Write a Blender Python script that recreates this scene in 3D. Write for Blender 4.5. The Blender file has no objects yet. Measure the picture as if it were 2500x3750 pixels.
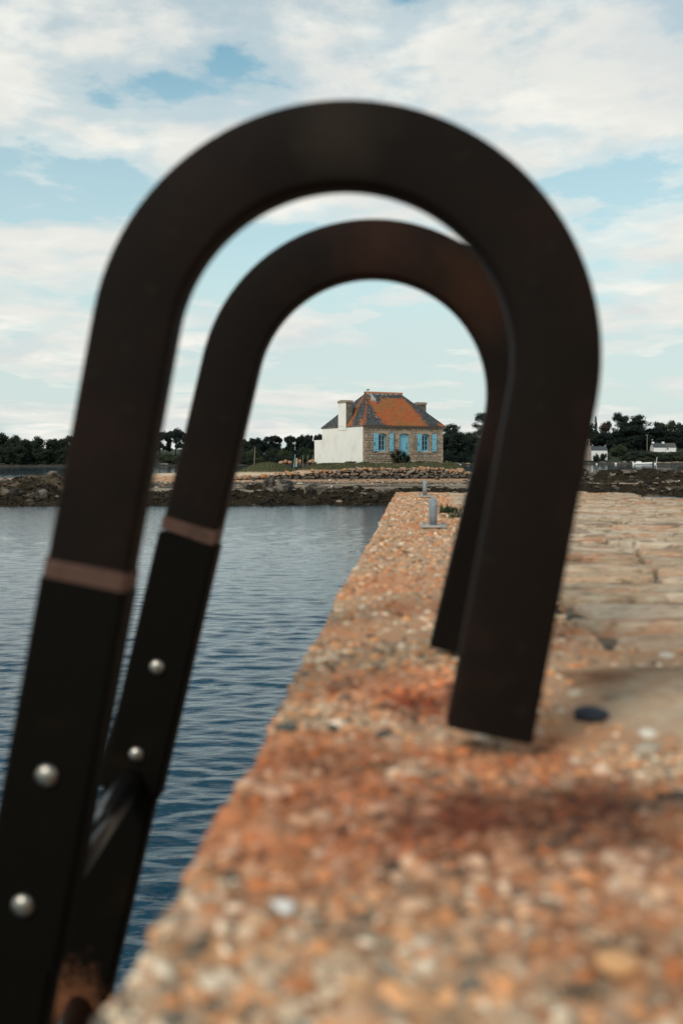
import bpy, bmesh, math, random
import numpy as np
from mathutils import Vector, noise as mnoise

random.seed(7)
rng = np.random.default_rng(7)
scene = bpy.context.scene
COL = scene.collection

# ------------------------------------------------------------------ camera, sky, sun, exposure
EYE = 2.0                       # camera height above the water, metres
LENS_PX = 3645.8                # focal length in pixels of the 2500 px wide photograph
cam_d = bpy.data.cameras.new('camera')
cam_d.sensor_fit = 'VERTICAL'
cam_d.sensor_height = 36.0
cam_d.lens = 35.0
cam_d.shift_y = -(1875 - 1685) / 3750.0
cam_d.clip_start = 0.05
cam_d.clip_end = 8000
cam_d.dof.use_dof = True
cam_d.dof.focus_distance = 74.0
cam_d.dof.aperture_fstop = 4.6
cam = bpy.data.objects.new('camera', cam_d)
COL.objects.link(cam)
cam.location = (0, 0, EYE)
cam.rotation_euler = (math.radians(90), 0, 0)
scene.camera = cam

SUN_DIR = Vector((-0.42, -0.66, 0.66)).normalized()       # towards the sun
sun_el = math.asin(SUN_DIR.z)
sun_az = math.atan2(SUN_DIR.x, SUN_DIR.y)
world = bpy.data.worlds.new('World')
scene.world = world
world.use_nodes = True
wt = world.node_tree
for n in list(wt.nodes):
    wt.nodes.remove(n)


def wn(t, **kw):
    n = wt.nodes.new(t)
    for k, v in kw.items():
        setattr(n, k, v)
    return n


def wl(a, b):
    wt.links.new(a, b)


sky = wn('ShaderNodeTexSky', sky_type='NISHITA', sun_disc=False, sun_elevation=sun_el, sun_rotation=sun_az)
sky.air_density = 1.0
sky.dust_density = 0.6
sky.ozone_density = 1.6
tc = wn('ShaderNodeTexCoord')
sep = wn('ShaderNodeSeparateXYZ')
wl(tc.outputs['Generated'], sep.inputs[0])


def wmath(op, a, b=None, clamp=False):
    n = wn('ShaderNodeMath', operation=op, use_clamp=clamp)
    for i, s in enumerate((a, b)):
        if s is None:
            continue
        if isinstance(s, (int, float)):
            n.inputs[i].default_value = s
        else:
            wl(s, n.inputs[i])
    return n.outputs[0]


zz = wmath('MAXIMUM', sep.outputs['Z'], 0.0)
den = wmath('ADD', zz, 0.13)
cx = wmath('DIVIDE', sep.outputs['X'], den)
cy = wmath('DIVIDE', sep.outputs['Y'], den)
comb = wn('ShaderNodeCombineXYZ')
wl(cx, comb.inputs[0])
wl(cy, comb.inputs[1])
comb.inputs[2].default_value = 3.7


def wnoise(vec, scale, detail, rough, dist=0.0, off=(0, 0, 0)):
    m = wn('ShaderNodeMapping')
    m.inputs['Location'].default_value = off
    wl(vec, m.inputs['Vector'])
    n = wn('ShaderNodeTexNoise')
    n.inputs['Scale'].default_value = scale
    n.inputs['Detail'].default_value = detail
    n.inputs['Roughness'].default_value = rough
    n.inputs['Distortion'].default_value = dist
    wl(m.outputs[0], n.inputs['Vector'])
    return n.outputs['Fac']


def wramp(fac, stops):
    r = wn('ShaderNodeValToRGB')
    r.color_ramp.interpolation = 'EASE'
    e = r.color_ramp.elements
    e[0].position, e[0].color = stops[0][0], (*stops[0][1], 1)
    e[1].position, e[1].color = stops[-1][0], (*stops[-1][1], 1)
    for p, c in stops[1:-1]:
        x = e.new(p)
        x.color = (*c, 1)
    wl(fac, r.inputs[0])
    return r.outputs['Color']


CLOUD_OFF = (14.97, 2.2, 0.0)
big = wnoise(comb.outputs[0], 1.55, 12, 0.52, 0.10, CLOUD_OFF)
mid = wnoise(comb.outputs[0], 4.2, 10, 0.58, 0.2, (5.1, 1.7, 2))
cov = wmath('ADD', wmath('MULTIPLY', big, 0.78), wmath('MULTIPLY', mid, 0.22))
thinner = wramp(zz, [(0.02, (0.02, 0.02, 0.02)), (0.12, (0.045, 0.045, 0.045)), (0.30, (0.0, 0.0, 0.0))])
cov = wmath('SUBTRACT', cov, thinner)
mask = wramp(cov, [(0.440, (0, 0, 0)), (0.485, (0.48, 0.48, 0.48)), (0.56, (0.96, 0.96, 0.96))])
shade = wnoise(comb.outputs[0], 2.6, 8, 0.55, 0.2, (2.34, 1.02, 0.05))
ccol = wramp(shade, [(0.34, (5.3, 5.5, 5.45)), (0.50, (6.1, 6.1, 5.75)), (0.62, (6.9, 6.8, 6.3))])
# pale air towards the horizon
veil = wramp(zz, [(0.0, (0.97, 0.97, 0.97)), (0.10, (0.88, 0.88, 0.88)), (0.22, (0.50, 0.50, 0.50)), (0.42, (0.0, 0.0, 0.0))])
tint = wn('ShaderNodeMix', data_type='RGBA', blend_type='MULTIPLY')
tint.inputs[0].default_value = 1.0
wl(sky.outputs[0], tint.inputs[6])
tint.inputs[7].default_value = (1.10, 1.38, 1.08, 1)
mv = wn('ShaderNodeMix', data_type='RGBA')
wl(veil, mv.inputs[0])
wl(tint.outputs[2], mv.inputs[6])
mv.inputs[7].default_value = (4.65, 5.25, 5.25, 1)
mc = wn('ShaderNodeMix', data_type='RGBA')
wl(mask, mc.inputs[0])
wl(mv.outputs[2], mc.inputs[6])
wl(ccol, mc.inputs[7])
bg = wn('ShaderNodeBackground')
bg.inputs['Strength'].default_value = 0.101
wl(mc.outputs[2], bg.inputs['Color'])
wo = wn('ShaderNodeOutputWorld')
wl(bg.outputs[0], wo.inputs['Surface'])

sun_d = bpy.data.lights.new('sun', 'SUN')
sun_d.energy = 1.5
sun_d.angle = math.radians(16)
sun_d.color = (1.0, 0.94, 0.86)
sun = bpy.data.objects.new('sun', sun_d)
COL.objects.link(sun)
sun.rotation_euler = SUN_DIR.to_track_quat('Z', 'Y').to_euler()

scene.view_settings.view_transform = 'Standard'
scene.view_settings.look = 'None'
scene.view_settings.exposure = 0.42
scene.view_settings.gamma = 1.0
scene.view_settings.use_curve_mapping = False
scene.render.engine = 'CYCLES'
scene.cycles.max_bounces = 6
scene.cycles.use_denoising = True


# ------------------------------------------------------------------ helpers
def U(px, py, d):
    """point of the place seen at pixel px,py of the photograph, d metres ahead"""
    return Vector(((px - 1250) / LENS_PX * d, d, EYE + (1685 - py) / LENS_PX * d))


def tag(o, label=None, cat=None, group=None, kind=None):
    if label:
        o['label'] = label
    if cat:
        o['category'] = cat
    if group:
        o['group'] = group
    if kind:
        o['kind'] = kind
    return o


def link(name, me, mat=None, parent=None, loc=None, rot=None, scale=None):
    o = bpy.data.objects.new(name, me)
    COL.objects.link(o)
    if parent is not None:
        o.parent = parent
    if mat is not None and me is not None and not me.materials:
        me.materials.append(mat)
    if loc is not None:
        o.location = loc
    if rot is not None:
        o.rotation_euler = rot
    if scale is not None:
        o.scale = scale
    return o


def mesh(name, v, f, smooth=False, col=None):
    me = bpy.data.meshes.new(name)
    v = np.asarray(v, dtype=float)
    if isinstance(f, np.ndarray):
        nf, k = f.shape
        me.vertices.add(len(v))
        me.vertices.foreach_set('co', v.ravel())
        me.loops.add(nf * k)
        me.loops.foreach_set('vertex_index', f.ravel().astype(np.int32))
        me.polygons.add(nf)
        me.polygons.foreach_set('loop_start', np.arange(0, nf * k, k, dtype=np.int32))
        me.update(calc_edges=True)
        me.validate()
    else:
        me.from_pydata([tuple(x) for x in v], [], f)
        me.update()
    if smooth:
        me.polygons.foreach_set('use_smooth', np.ones(len(me.polygons), dtype=bool))
    if col is not None:
        a = me.color_attributes.new('Col', 'FLOAT_COLOR', 'POINT')
        c = np.ones((len(v), 4))
        c[:, :3] = col
        a.data.foreach_set('color', c.ravel())
    return me


class MB:
    """collects shapes for one mesh"""

    def __init__(self):
        self.v, self.f = [], []

    def add(self, v, f):
        b = len(self.v)
        self.v += [tuple(p) for p in v]
        self.f += [tuple(i + b for i in q) for q in f]
        return self

    def box(self, x0, x1, y0, y1, z0, z1):
        v = [(x, y, z) for z in (z0, z1) for y in (y0, y1) for x in (x0, x1)]
        return self.add(v, [(0, 2, 3, 1), (4, 5, 7, 6), (0, 1, 5, 4), (2, 6, 7, 3), (0, 4, 6, 2), (1, 3, 7, 5)])

    def prism(self, poly, axis_vec):
        """poly: list of 3d points, extruded by axis_vec"""
        n = len(poly)
        a = Vector(axis_vec)
        v = [Vector(p) for p in poly] + [Vector(p) + a for p in poly]
        f = [tuple(range(n))[::-1], tuple(range(n, 2 * n))]
        f += [(i, (i + 1) % n, n + (i + 1) % n, n + i) for i in range(n)]
        return self.add(v, f)

    def tube(self, pts, rad, seg=8, cap=True):
        pts = [Vector(p) for p in pts]
        if not isinstance(rad, (list, tuple)):
            rad = [rad] * len(pts)
        b = len(self.v)
        ref = None
        for i, p in enumerate(pts):
            t = (pts[min(i + 1, len(pts) - 1)] - pts[max(i - 1, 0)]).normalized()
            if ref is None:
                ref = Vector((1, 0, 0)) if abs(t.x) < 0.8 else Vector((0, 1, 0))
            n1 = t.cross(ref)
            n1.normalize()
            n2 = t.cross(n1)
            ref = n2.cross(t) if False else ref
            for k in range(seg):
                a = 2 * math.pi * k / seg
                self.v.append(tuple(p + (n1 * math.cos(a) + n2 * math.sin(a)) * rad[i]))
        for i in range(len(pts) - 1):
            for k in range(seg):
                k2 = (k + 1) % seg
                self.f.append((b + i * seg + k, b + i * seg + k2, b + (i + 1) * seg + k2, b + (i + 1) * seg + k))
        if cap:
            self.f.append(tuple(b + k for k in range(seg))[::-1])
            e = b + (len(pts) - 1) * seg
            self.f.append(tuple(e + k for k in range(seg)))
        return self

    def lathe(self, prof, seg=16, origin=(0, 0, 0)):
        b = len(self.v)
        ox, oy, oz = origin
        for r, z in prof:
            for k in range(seg):
                a = 2 * math.pi * k / seg
                self.v.append((ox + r * math.cos(a), oy + r * math.sin(a), oz + z))
        for i in range(len(prof) - 1):
            for k in range(seg):
                k2 = (k + 1) % seg
                self.f.append((b + i * seg + k, b + i * seg + k2, b + (i + 1) * seg + k2, b + (i + 1) * seg + k))
        self.f.append(tuple(b + k for k in range(seg))[::-1])
        e = b + (len(prof) - 1) * seg
        self.f.append(tuple(e + k for k in range(seg)))
        return self

    def build(self, name, mat, parent=None, smooth=False, bevel=0.0, **kw):
        me = mesh(name, self.v, self.f, smooth)
        if bevel:
            bm = bmesh.new()
            bm.from_mesh(me)
            bmesh.ops.bevel(bm, geom=list(bm.edges), offset=bevel, segments=1, affect='EDGES', profile=0.5)
            bm.to_mesh(me)
            bm.free()
        return link(name, me, mat, parent, **kw)


def empty(name, loc=(0, 0, 0), rotz=0.0):
    o = bpy.data.objects.new(name, None)
    COL.objects.link(o)
    o.location = loc
    o.rotation_euler = (0, 0, rotz)
    o.empty_display_size = 0.2
    return o


def vn(x, y, seed=0):
    x = np.asarray(x, float)
    y = np.asarray(y, float)
    xi = np.floor(x).astype(np.int64)
    yi = np.floor(y).astype(np.int64)
    fx, fy = x - xi, y - yi
    fx = fx * fx * (3 - 2 * fx)
    fy = fy * fy * (3 - 2 * fy)

    def h(a, b):
        k = (a * 374761393 + b * 668265263 + seed * 144269504) & 0xffffffff
        k = ((k ^ (k >> 13)) * 1274126177) & 0xffffffff
        return ((k ^ (k >> 16)) & 0xffff) / 65535.0
    return (h(xi, yi) * (1 - fx) + h(xi + 1, yi) * fx) * (1 - fy) + (h(xi, yi + 1) * (1 - fx) + h(xi + 1, yi + 1) * fx) * fy


def fbm(x, y, seed=0, oct=4, gain=0.5):
    s, a, t = 0, 1.0, 0
    for i in range(oct):
        s = s + a * vn(x * 2 ** i + 17.3 * i, y * 2 ** i - 9.1 * i, seed + i)
        t += a
        a *= gain
    return s / t


def sstep(x, a, b):
    t = np.clip((np.asarray(x, float) - a) / (b - a), 0, 1)
    return t * t * (3 - 2 * t)


# ------------------------------------------------------------------ materials
def mat(name, base=(0.5, 0.5, 0.5), rough=0.85, metal=0.0, layers=(), bump=(), rnd=None, attr=False, spec=0.3,
        stretch=(1, 1, 1), spots=(), coat=0.0):
    m = bpy.data.materials.new(name)
    m.use_nodes = True
    t = m.node_tree
    N, L = t.nodes, t.links
    p = N['Principled BSDF']
    p.inputs['Roughness'].default_value = rough
    p.inputs['Metallic'].default_value = metal
    p.inputs['Specular IOR Level'].default_value = spec
    p.inputs['Coat Weight'].default_value = coat
    geo = N.new('ShaderNodeNewGeometry')
    mp = N.new('ShaderNodeMapping')
    mp.inputs['Scale'].default_value = stretch
    L.new(geo.outputs['Position'], mp.inputs['Vector'])

    def nz(scale, detail=5, rough_=0.6, off=0.0):
        n = N.new('ShaderNodeTexNoise')
        n.inputs['Scale'].default_value = scale
        n.inputs['Detail'].default_value = detail
        n.inputs['Roughness'].default_value = rough_
        if off:
            m2 = N.new('ShaderNodeMapping')
            m2.inputs['Location'].default_value = (off, off * 1.7, -off)
            L.new(mp.outputs[0], m2.inputs['Vector'])
            L.new(m2.outputs[0], n.inputs['Vector'])
        else:
            L.new(mp.outputs[0], n.inputs['Vector'])
        return n.outputs['Fac']
    if rnd:
        oi = N.new('ShaderNodeObjectInfo')
        r = N.new('ShaderNodeValToRGB')
        e = r.color_ramp.elements
        e[0].color = (*rnd[0], 1)
        e[1].color = (*rnd[-1], 1)
        for i, c in enumerate(rnd[1:-1]):
            x = e.new((i + 1) / (len(rnd) - 1))
            x.color = (*c, 1)
        L.new(oi.outputs['Random'], r.inputs[0])
        cur = r.outputs['Color']
    elif attr:
        a = N.new('ShaderNodeAttribute')
        a.attribute_name = 'Col'
        cur = a.outputs['Color']
    else:
        rg = N.new('ShaderNodeRGB')
        rg.outputs[0].default_value = (*base, 1)
        cur = rg.outputs[0]
    for i, ly in enumerate(layers):
        scale, lo, hi, c = ly[:4]
        amt = ly[4] if len(ly) > 4 else 1.0
        mr = N.new('ShaderNodeMapRange')
        mr.interpolation_type = 'SMOOTHSTEP'
        mr.inputs['From Min'].default_value = lo
        mr.inputs['From Max'].default_value = hi
        mr.inputs['To Max'].default_value = amt
        L.new(nz(scale, off=3.1 * (i + 1)), mr.inputs['Value'])
        mx = N.new('ShaderNodeMix')
        mx.data_type = 'RGBA'
        L.new(mr.outputs[0], mx.inputs[0])
        L.new(cur, mx.inputs[6])
        if len(ly) > 5 and ly[5] == 'mul':
            mx.blend_type = 'MULTIPLY'
        mx.inputs[7].default_value = (*c, 1)
        cur = mx.outputs[2]
    for (pt, r0, r1, c, nscale, *amt_) in spots:       # a mark of its own shape round a point
        vd = N.new('ShaderNodeVectorMath')
        vd.operation = 'DISTANCE'
        L.new(geo.outputs['Position'], vd.inputs[0])
        vd.inputs[1].default_value = pt
        nn = nz(nscale)
        ma = N.new('ShaderNodeMath')
        ma.operation = 'MULTIPLY_ADD'
        L.new(nn, ma.inputs[0])
        ma.inputs[1].default_value = r1 * 1.2
        L.new(vd.outputs['Value'], ma.inputs[2])
        mr = N.new('ShaderNodeMapRange')
        mr.interpolation_type = 'SMOOTHSTEP'
        mr.inputs['From Min'].default_value = r0 + r1 * 0.6
        mr.inputs['From Max'].default_value = r1 + r1 * 0.6
        mr.inputs['To Min'].default_value = amt_[0] if amt_ else 1
        mr.inputs['To Max'].default_value = 0
        L.new(ma.outputs[0], mr.inputs['Value'])
        mx = N.new('ShaderNodeMix')
        mx.data_type = 'RGBA'
        L.new(mr.outputs[0], mx.inputs[0])
        L.new(cur, mx.inputs[6])
        if len(amt_) > 1:
            mx.blend_type = 'MULTIPLY'
        mx.inputs[7].default_value = (*c, 1)
        cur = mx.outputs[2]
    L.new(cur, p.inputs['Base Color'])
    if bump:
        prev = None
        for (scale, strength, dist) in bump:
            b = N.new('ShaderNodeBump')
            b.inputs['Strength'].default_value = strength
            b.inputs['Distance'].default_value = dist
            L.new(nz(scale), b.inputs['Height'])
            if prev:
                L.new(prev, b.inputs['Normal'])
            prev = b.outputs['Normal']
        L.new(prev, p.inputs['Normal'])
    return m


YAW = math.atan(263 / LENS_PX)      # the quay runs this much to the right of straight ahead


def Q(u, v, z):
    """quay coordinates (u along, v to the right, z relative to the eye) to world"""
    return Vector((u * math.sin(YAW) + v * math.cos(YAW), u * math.cos(YAW) - v * math.sin(YAW), EYE + z))


PEB = [(0.52, 0.36, 0.23), (0.56, 0.29, 0.145), (0.60, 0.45, 0.305), (0.50, 0.195, 0.075), (0.40, 0.285, 0.19), (0.62, 0.32, 0.15),
       (0.72, 0.59, 0.44), (0.12, 0.10, 0.075), (0.57, 0.32, 0.165), (0.47, 0.345, 0.235), (0.54, 0.245, 0.105), (0.25, 0.165, 0.105)]
LICHEN = (0.53, 0.155, 0.042)
DARKMOSS = (0.075, 0.045, 0.03)
spot_red = [(tuple(Q(0.66, 0.02, -0.236)), 0.0, 0.24, (0.68, 0.40, 0.30), 8.0, 0.85, 'mul'), (tuple(Q(0.675, 0.13, -0.236)), 0.0, 0.12, (0.22, 0.14, 0.11), 14.0, 0.95, 'mul'),
            (tuple(Q(0.665, 0.03, -0.236)), 0.0, 0.08, (0.34, 0.20, 0.16), 20.0, 0.9, 'mul'), (tuple(Q(0.70, 0.22, -0.236)), 0.0, 0.08, (0.30, 0.20, 0.16), 18.0, 0.9, 'mul'),
            (tuple(Q(1.03, 0.01, -0.236)), 0.0, 0.17, (0.92, 0.50, 0.36), 10.0, 0.9, 'mul'), (tuple(Q(0.985, 0.01, -0.236)), 0.0, 0.075, (0.26, 0.15, 0.12), 22.0, 0.9, 'mul'),
            (tuple(Q(0.59, 0.21, -0.236)), 0.0, 0.07, (0.58, 0.43, 0.29), 9.0, 0.85), (tuple(Q(0.525, 0.19, -0.236)), 0.0, 0.055, (0.30, 0.26, 0.22), 18.0, 0.9, 'mul'),
            (tuple(Q(0.80, -0.07, -0.236)), 0.0, 0.09, (0.45, 0.38, 0.34), 26.0, 0.8, 'mul'), (tuple(Q(0.47, 0.10, -0.236)), 0.0, 0.06, (0.55, 0.42, 0.34), 30.0, 0.8, 'mul')]
spot_mortar = [(tuple(Q(1.10, 0.20, -0.236)), 0.0, 0.12, (0.48, 0.34, 0.26), 16.0, 0.9, 'mul'), (tuple(Q(1.15, 0.30, -0.236)), 0.0, 0.08, (0.36, 0.30, 0.24), 22.0, 0.85, 'mul')]
M = {}
M['pebble'] = mat('pebble', rnd=PEB, rough=0.75, layers=[(5, 0.48, 0.66, LICHEN, 0.52), (55, 0.55, 0.75, (0.55, 0.47, 0.38), 0.35)], spots=spot_red)
M['pebbles'] = mat('pebbles', attr=True, rough=0.8, layers=[(5, 0.48, 0.66, LICHEN, 0.52), (55, 0.55, 0.75, (0.55, 0.47, 0.38), 0.35)], spots=spot_red)
M['coping'] = mat('coping', (0.45, 0.265, 0.15), 0.9, layers=[(5, 0.48, 0.66, LICHEN, 0.52), (22, 0.55, 0.72, (0.46, 0.36, 0.26), 0.7),
                                                             (60, 0.62, 0.74, DARKMOSS, 0.6), (3.1, 0.60, 0.75, (0.20, 0.13, 0.09), 0.5)],
                  bump=[(120, 0.5, 0.004)], spots=spot_red)
M['mortar'] = mat('mortar', (0.47, 0.325, 0.21), 0.97, spec=0.1, layers=[(9, 0.48, 0.66, (0.24, 0.145, 0.09), 0.8), (32, 0.46, 0.62, (0.52, 0.41, 0.29), 0.6), (30, 0.58, 0.7, (0.12, 0.10, 0.075), 0.6)],
                  bump=[(40, 0.7, 0.008), (9, 0.5, 0.02)], spots=spot_mortar)
M['joint'] = mat('joint_mortar', (0.15, 0.115, 0.08), 0.95, layers=[(14, 0.5, 0.62, (0.035, 0.03, 0.02), 0.85), (5, 0.55, 0.7, (0.40, 0.22, 0.13), 0.5)])
M['paving'] = mat('paving', rnd=[(0.46, 0.355, 0.25), (0.53, 0.415, 0.30), (0.40, 0.295, 0.20), (0.50, 0.335, 0.21), (0.57, 0.46, 0.345), (0.44, 0.275, 0.17), (0.34, 0.26, 0.19)], rough=0.95, spec=0.1,
                  stretch=(0.5, 1.5, 1.0), layers=[(5, 0.50, 0.62, (0.45, 0.19, 0.095), 0.65), (16, 0.52, 0.62, (0.13, 0.095, 0.065), 0.75), (34, 0.5, 0.62, (0.56, 0.46, 0.34), 0.65), (75, 0.55, 0.66, (0.17, 0.12, 0.085), 0.6)], bump=[(34, 0.9, 0.012)])
M['quay_wall'] = mat('quay_wall', (0.28, 0.22, 0.17), 0.95, layers=[(3, 0.45, 0.65, (0.09, 0.08, 0.06), 0.9), (8, 0.55, 0.7, LICHEN, 0.5)], bump=[(12, 0.8, 0.03)])
M['paint'] = mat('dark_paint', (0.0088, 0.0058, 0.0042), 0.6, layers=[(7, 0.50, 0.66, (0.0145, 0.0080, 0.0055), 0.8), (60, 0.60, 0.72, (0.016, 0.012, 0.009), 0.7)], spec=0.06,
                 spots=[(tuple(Q(1.2, -0.037, 0.258)), 0.0, 0.09, (0.034, 0.014, 0.009), 18.0, 0.75), (tuple(Q(1.2, 0.0675, 0.208)), 0.0, 0.09, (0.036, 0.015, 0.008), 18.0, 0.75),
                        (tuple(Q(0.81, -0.06, 0.27)), 0.0, 0.06, (0.030, 0.022, 0.015), 20.0, 0.6)])
M['paint_black'] = mat('black_paint', (0.0040, 0.0034, 0.0024), 0.6, layers=[(12, 0.52, 0.70, (0.010, 0.006, 0.003), 0.7)], spec=0.05,
                       spots=[(tuple(Q(1.2, -0.435, -0.685)), 0.0, 0.085, (0.24, 0.095, 0.045), 70.0, 0.7), (tuple(Q(1.2, -0.435, -0.70)), 0.0, 0.03, (0.02, 0.012, 0.008), 60.0, 0.9)])
M['bare'] = mat('worn_weld', (0.085, 0.045, 0.033), 0.6, layers=[(40, 0.5, 0.7, (0.05, 0.028, 0.02), 0.8)], spec=0.15)
M['bolt'] = mat('bolt_steel', (0.36, 0.33, 0.285), 0.36, metal=1.0, layers=[(200, 0.55, 0.7, (0.16, 0.12, 0.08), 0.5)])
M['galv'] = mat('galvanised', (0.20, 0.235, 0.26), 0.65, metal=0.2, layers=[(40, 0.45, 0.65, (0.36, 0.36, 0.345), 0.8), (14, 0.55, 0.7, (0.11, 0.12, 0.13), 0.6)])
M['galv_plate'] = mat('worn_plate', (0.40, 0.37, 0.33), 0.75, layers=[(40, 0.5, 0.65, (0.24, 0.22, 0.19), 0.8)])
M['leaf_weed'] = mat('weed_leaf', (0.045, 0.065, 0.03), 0.8)

# ================================================================== LARGE STRUCTURE
# ------------------------------------------------------------------ sea
def build_sea():
    ys = [-40.0]
    while ys[-1] < 2.0:
        ys.append(ys[-1] + 2.0)
    ys[-1] = 2.0
    while ys[-1] < 70:
        ys.append(ys[-1] + max(0.022, ys[-1] * 0.0048))
    while ys[-1] < 5000:
        ys.append(ys[-1] * 1.05)
    ys = np.array(ys)
    nc = 420
    t = np.linspace(-1, 1, nc)
    Y = np.repeat(ys[:, None], nc, 1)
    wdt = np.maximum(ys, 3) * 0.55 + 4.0
    wdt = np.where(ys > 70, wdt * (1 + (ys - 70) / 150.0), wdt)
    wdt = np.where(ys < 3, 40.0, wdt)
    X = t[None, :] * wdt[:, None]
    Z = np.zeros_like(X)
    r = np.random.default_rng(3)
    patch = 0.45 + 1.1 * fbm(X * 0.16, Y * 0.09, 5, 3)
    for i in range(64):
        lam = 0.085 * 6.0 ** (i / 63.0)
        th = r.normal(0.10, 0.38)
        k = 2 * math.pi / lam
        ph = r.uniform(0, 6.28)
        step = np.maximum(Y * 0.0048, Y * 0.0026 + 0.014)
        fade = np.clip((lam / step - 2.2) / 3.0, 0, 1)
        a = (0.034 if lam < 0.30 else 0.018) / k
        Z += a * fade * np.sin(k * (X * math.sin(th) + Y * math.cos(th)) + ph + 1.5 * vn(X * 0.5 + i, Y * 0.5, i))
    Z *= patch * (1 - sstep(Y, 45, 75)) * sstep(Y, 1.5, 3)
    V = np.stack([X, Y, Z], -1).reshape(-1, 3)
    nr = len(ys)
    idx = np.arange(nr * nc).reshape(nr, nc)
    f = np.stack([idx[:-1, :-1], idx[:-1, 1:], idx[1:, 1:], idx[1:, :-1]], -1).reshape(-1, 4)
    m = bpy.data.materials.new('sea_water')
    m.use_nodes = True
    N, L = m.node_tree.nodes, m.node_tree.links
    p = N['Principled BSDF']
    p.inputs['Base Color'].default_value = (0.006, 0.036, 0.062, 1)
    p.inputs['Roughness'].default_value = 0.06
    p.inputs['IOR'].default_value = 1.333
    p.inputs['Specular IOR Level'].default_value = 0.5
    geo = N.new('ShaderNodeNewGeometry')
    sy = N.new('ShaderNodeSeparateXYZ')
    L.new(geo.outputs['Position'], sy.inputs[0])
    prev = None
    for (sc, st, dist, strx) in ((5.5, 0.55, 0.035, 0.35), (15.0, 0.60, 0.010, 0.45), (1.6, 0.16, 0.06, 0.35)):
        mp = N.new('ShaderNodeMapping')
        mp.inputs['Scale'].default_value = (strx, 1, 1)
        L.new(geo.outputs['Position'], mp.inputs['Vector'])
        n = N.new('ShaderNodeTexNoise')
        n.inputs['Scale'].default_value = sc
        n.inputs['Detail'].default_value = 3
        L.new(mp.outputs[0], n.inputs['Vector'])
        b = N.new('ShaderNodeBump')
        calm = N.new('ShaderNodeMapRange')          # sheltered, calmer water behind the islet
        calm.inputs['From Min'].default_value = 55
        calm.inputs['From Max'].default_value = 140
        calm.inputs['To Min'].default_value = st
        calm.inputs['To Max'].default_value = st * 0.12
        L.new(sy.outputs['Y'], calm.inputs['Value'])
        L.new(calm.outputs[0], b.inputs['Strength'])
        b.inputs['Distance'].default_value = dist
        L.new(n.outputs['Fac'], b.inputs['Height'])
        if prev:
            L.new(prev, b.inputs['Normal'])
        prev = b.outputs['Normal']
    L.new(prev, p.inputs['Normal'])
    o = link('sea', mesh('sea', V, f, True), m)
    tag(o, 'rippled blue grey sea water between the quay and the islet', 'sea', kind='structure')


build_sea()

# ------------------------------------------------------------------ islet ground
HC = U(1328, 1685, 74.0)                      # house corner between gable and front
HB = math.radians(27)
FX = Vector((math.cos(HB), math.sin(HB), 0))  # along the front
SX = Vector((-math.sin(HB), math.cos(HB), 0)) # away behind the front
HL, HD = 7.05, 6.83
HZ = 1.70                                     # ground at the house


def rise(z, h):
    """lift the ground to h where h stands out of the low flats"""
    return np.where(h > 0.04, np.maximum(z, h), z)


def islet_h(X, Y, rocky=True):
    X = np.asarray(X, float)
    Y = np.asarray(Y, float)
    wob = (fbm(X * 0.35, Y * 0.35, 11, 3) - 0.5)
    Yw = Y + wob * 2.4
    mid = np.interp(Yw, [30, 42.5, 44.2, 46.0, 55, 63, 67, 70, 80, 90, 110], [-1.5, -0.35, 0.0, 0.22, 0.42, 0.60, 0.68, 0.72, 0.30, -0.5, -1.5])
    rgt = np.interp(Yw, [30, 50, 56.0, 59.5, 62, 66, 72, 80, 86, 110], [-1.5, -0.5, 0.0, 0.28, 0.42, 0.60, 0.72, 0.2, -0.4, -1.5])
    w = sstep(X, 6.5, 11.5)
    z = mid * (1 - w) + rgt * w
    # the house plateau, lower and sandy towards the left
    lev = 1.02 + (HZ - 1.02) * sstep(X, -4.6, -1.2)
    lev = lev + 0.10 * (fbm(X * 0.6, Y * 0.6, 4, 3) - 0.5)
    front = 68.75 + (X - 1.6) * 0.12
    pl = lev * sstep(Y - front, 0.0, 3.3 - 1.6 * sstep(X, -3, -6)) * (1 - sstep(Y, 83, 90)) * (1 - sstep(X, 8.3, 10.6)) * sstep(X, -16, -9.5)
    z = rise(z, pl)
    # grassy mound left of the house, sandy hump, rocks at the far left, ridge at the far right
    z = rise(z, 1.80 * np.exp(-((X + 5.4) / 3.4) ** 2 - ((Y - 74.0) / 2.4) ** 2))
    z = rise(z, 1.12 * np.exp(-((X + 11.0) / 3.8) ** 4 - ((Y - 68) / 4.0) ** 2))
    hump = (0.72 + 0.42 * sstep(X, -17.8, -15.6)) * np.exp(-((X + 17.6) / 4.6) ** 4 - ((Y - 52.0) / 4.8) ** 2)
    z = rise(z, hump)
    ridge = (1.10 + 0.24 * (fbm(X * 0.5, Y * 0.2, 8, 3) - 0.5)) * np.exp(-((Y - 76) / 3.2) ** 2) * sstep(X, 12, 15.5)
    z = rise(z, ridge)
    reef = (0.62 + 0.4 * (fbm(X * 0.4, Y * 0.4, 21, 3) - 0.5)) * np.exp(-((Y - 67.5 - 0.08 * X) / 1.3) ** 2) * sstep(X, 12, 14)
    z = rise(z, reef + 0.35 * sstep(X, 12, 14) * np.exp(-((Y - 67.5) / 1.3) ** 2))
    if rocky:
        rk = rock_amount(X, Y, z)
        rid = 1 - np.abs(2 * fbm(X * 0.85, Y * 0.85, 31, 4, 0.55) - 1)
        z = z + rk * (0.62 * (rid - 0.70) + 0.22 * (fbm(X * 3.1, Y * 3.1, 33, 3) - 0.5))
    return z


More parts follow.
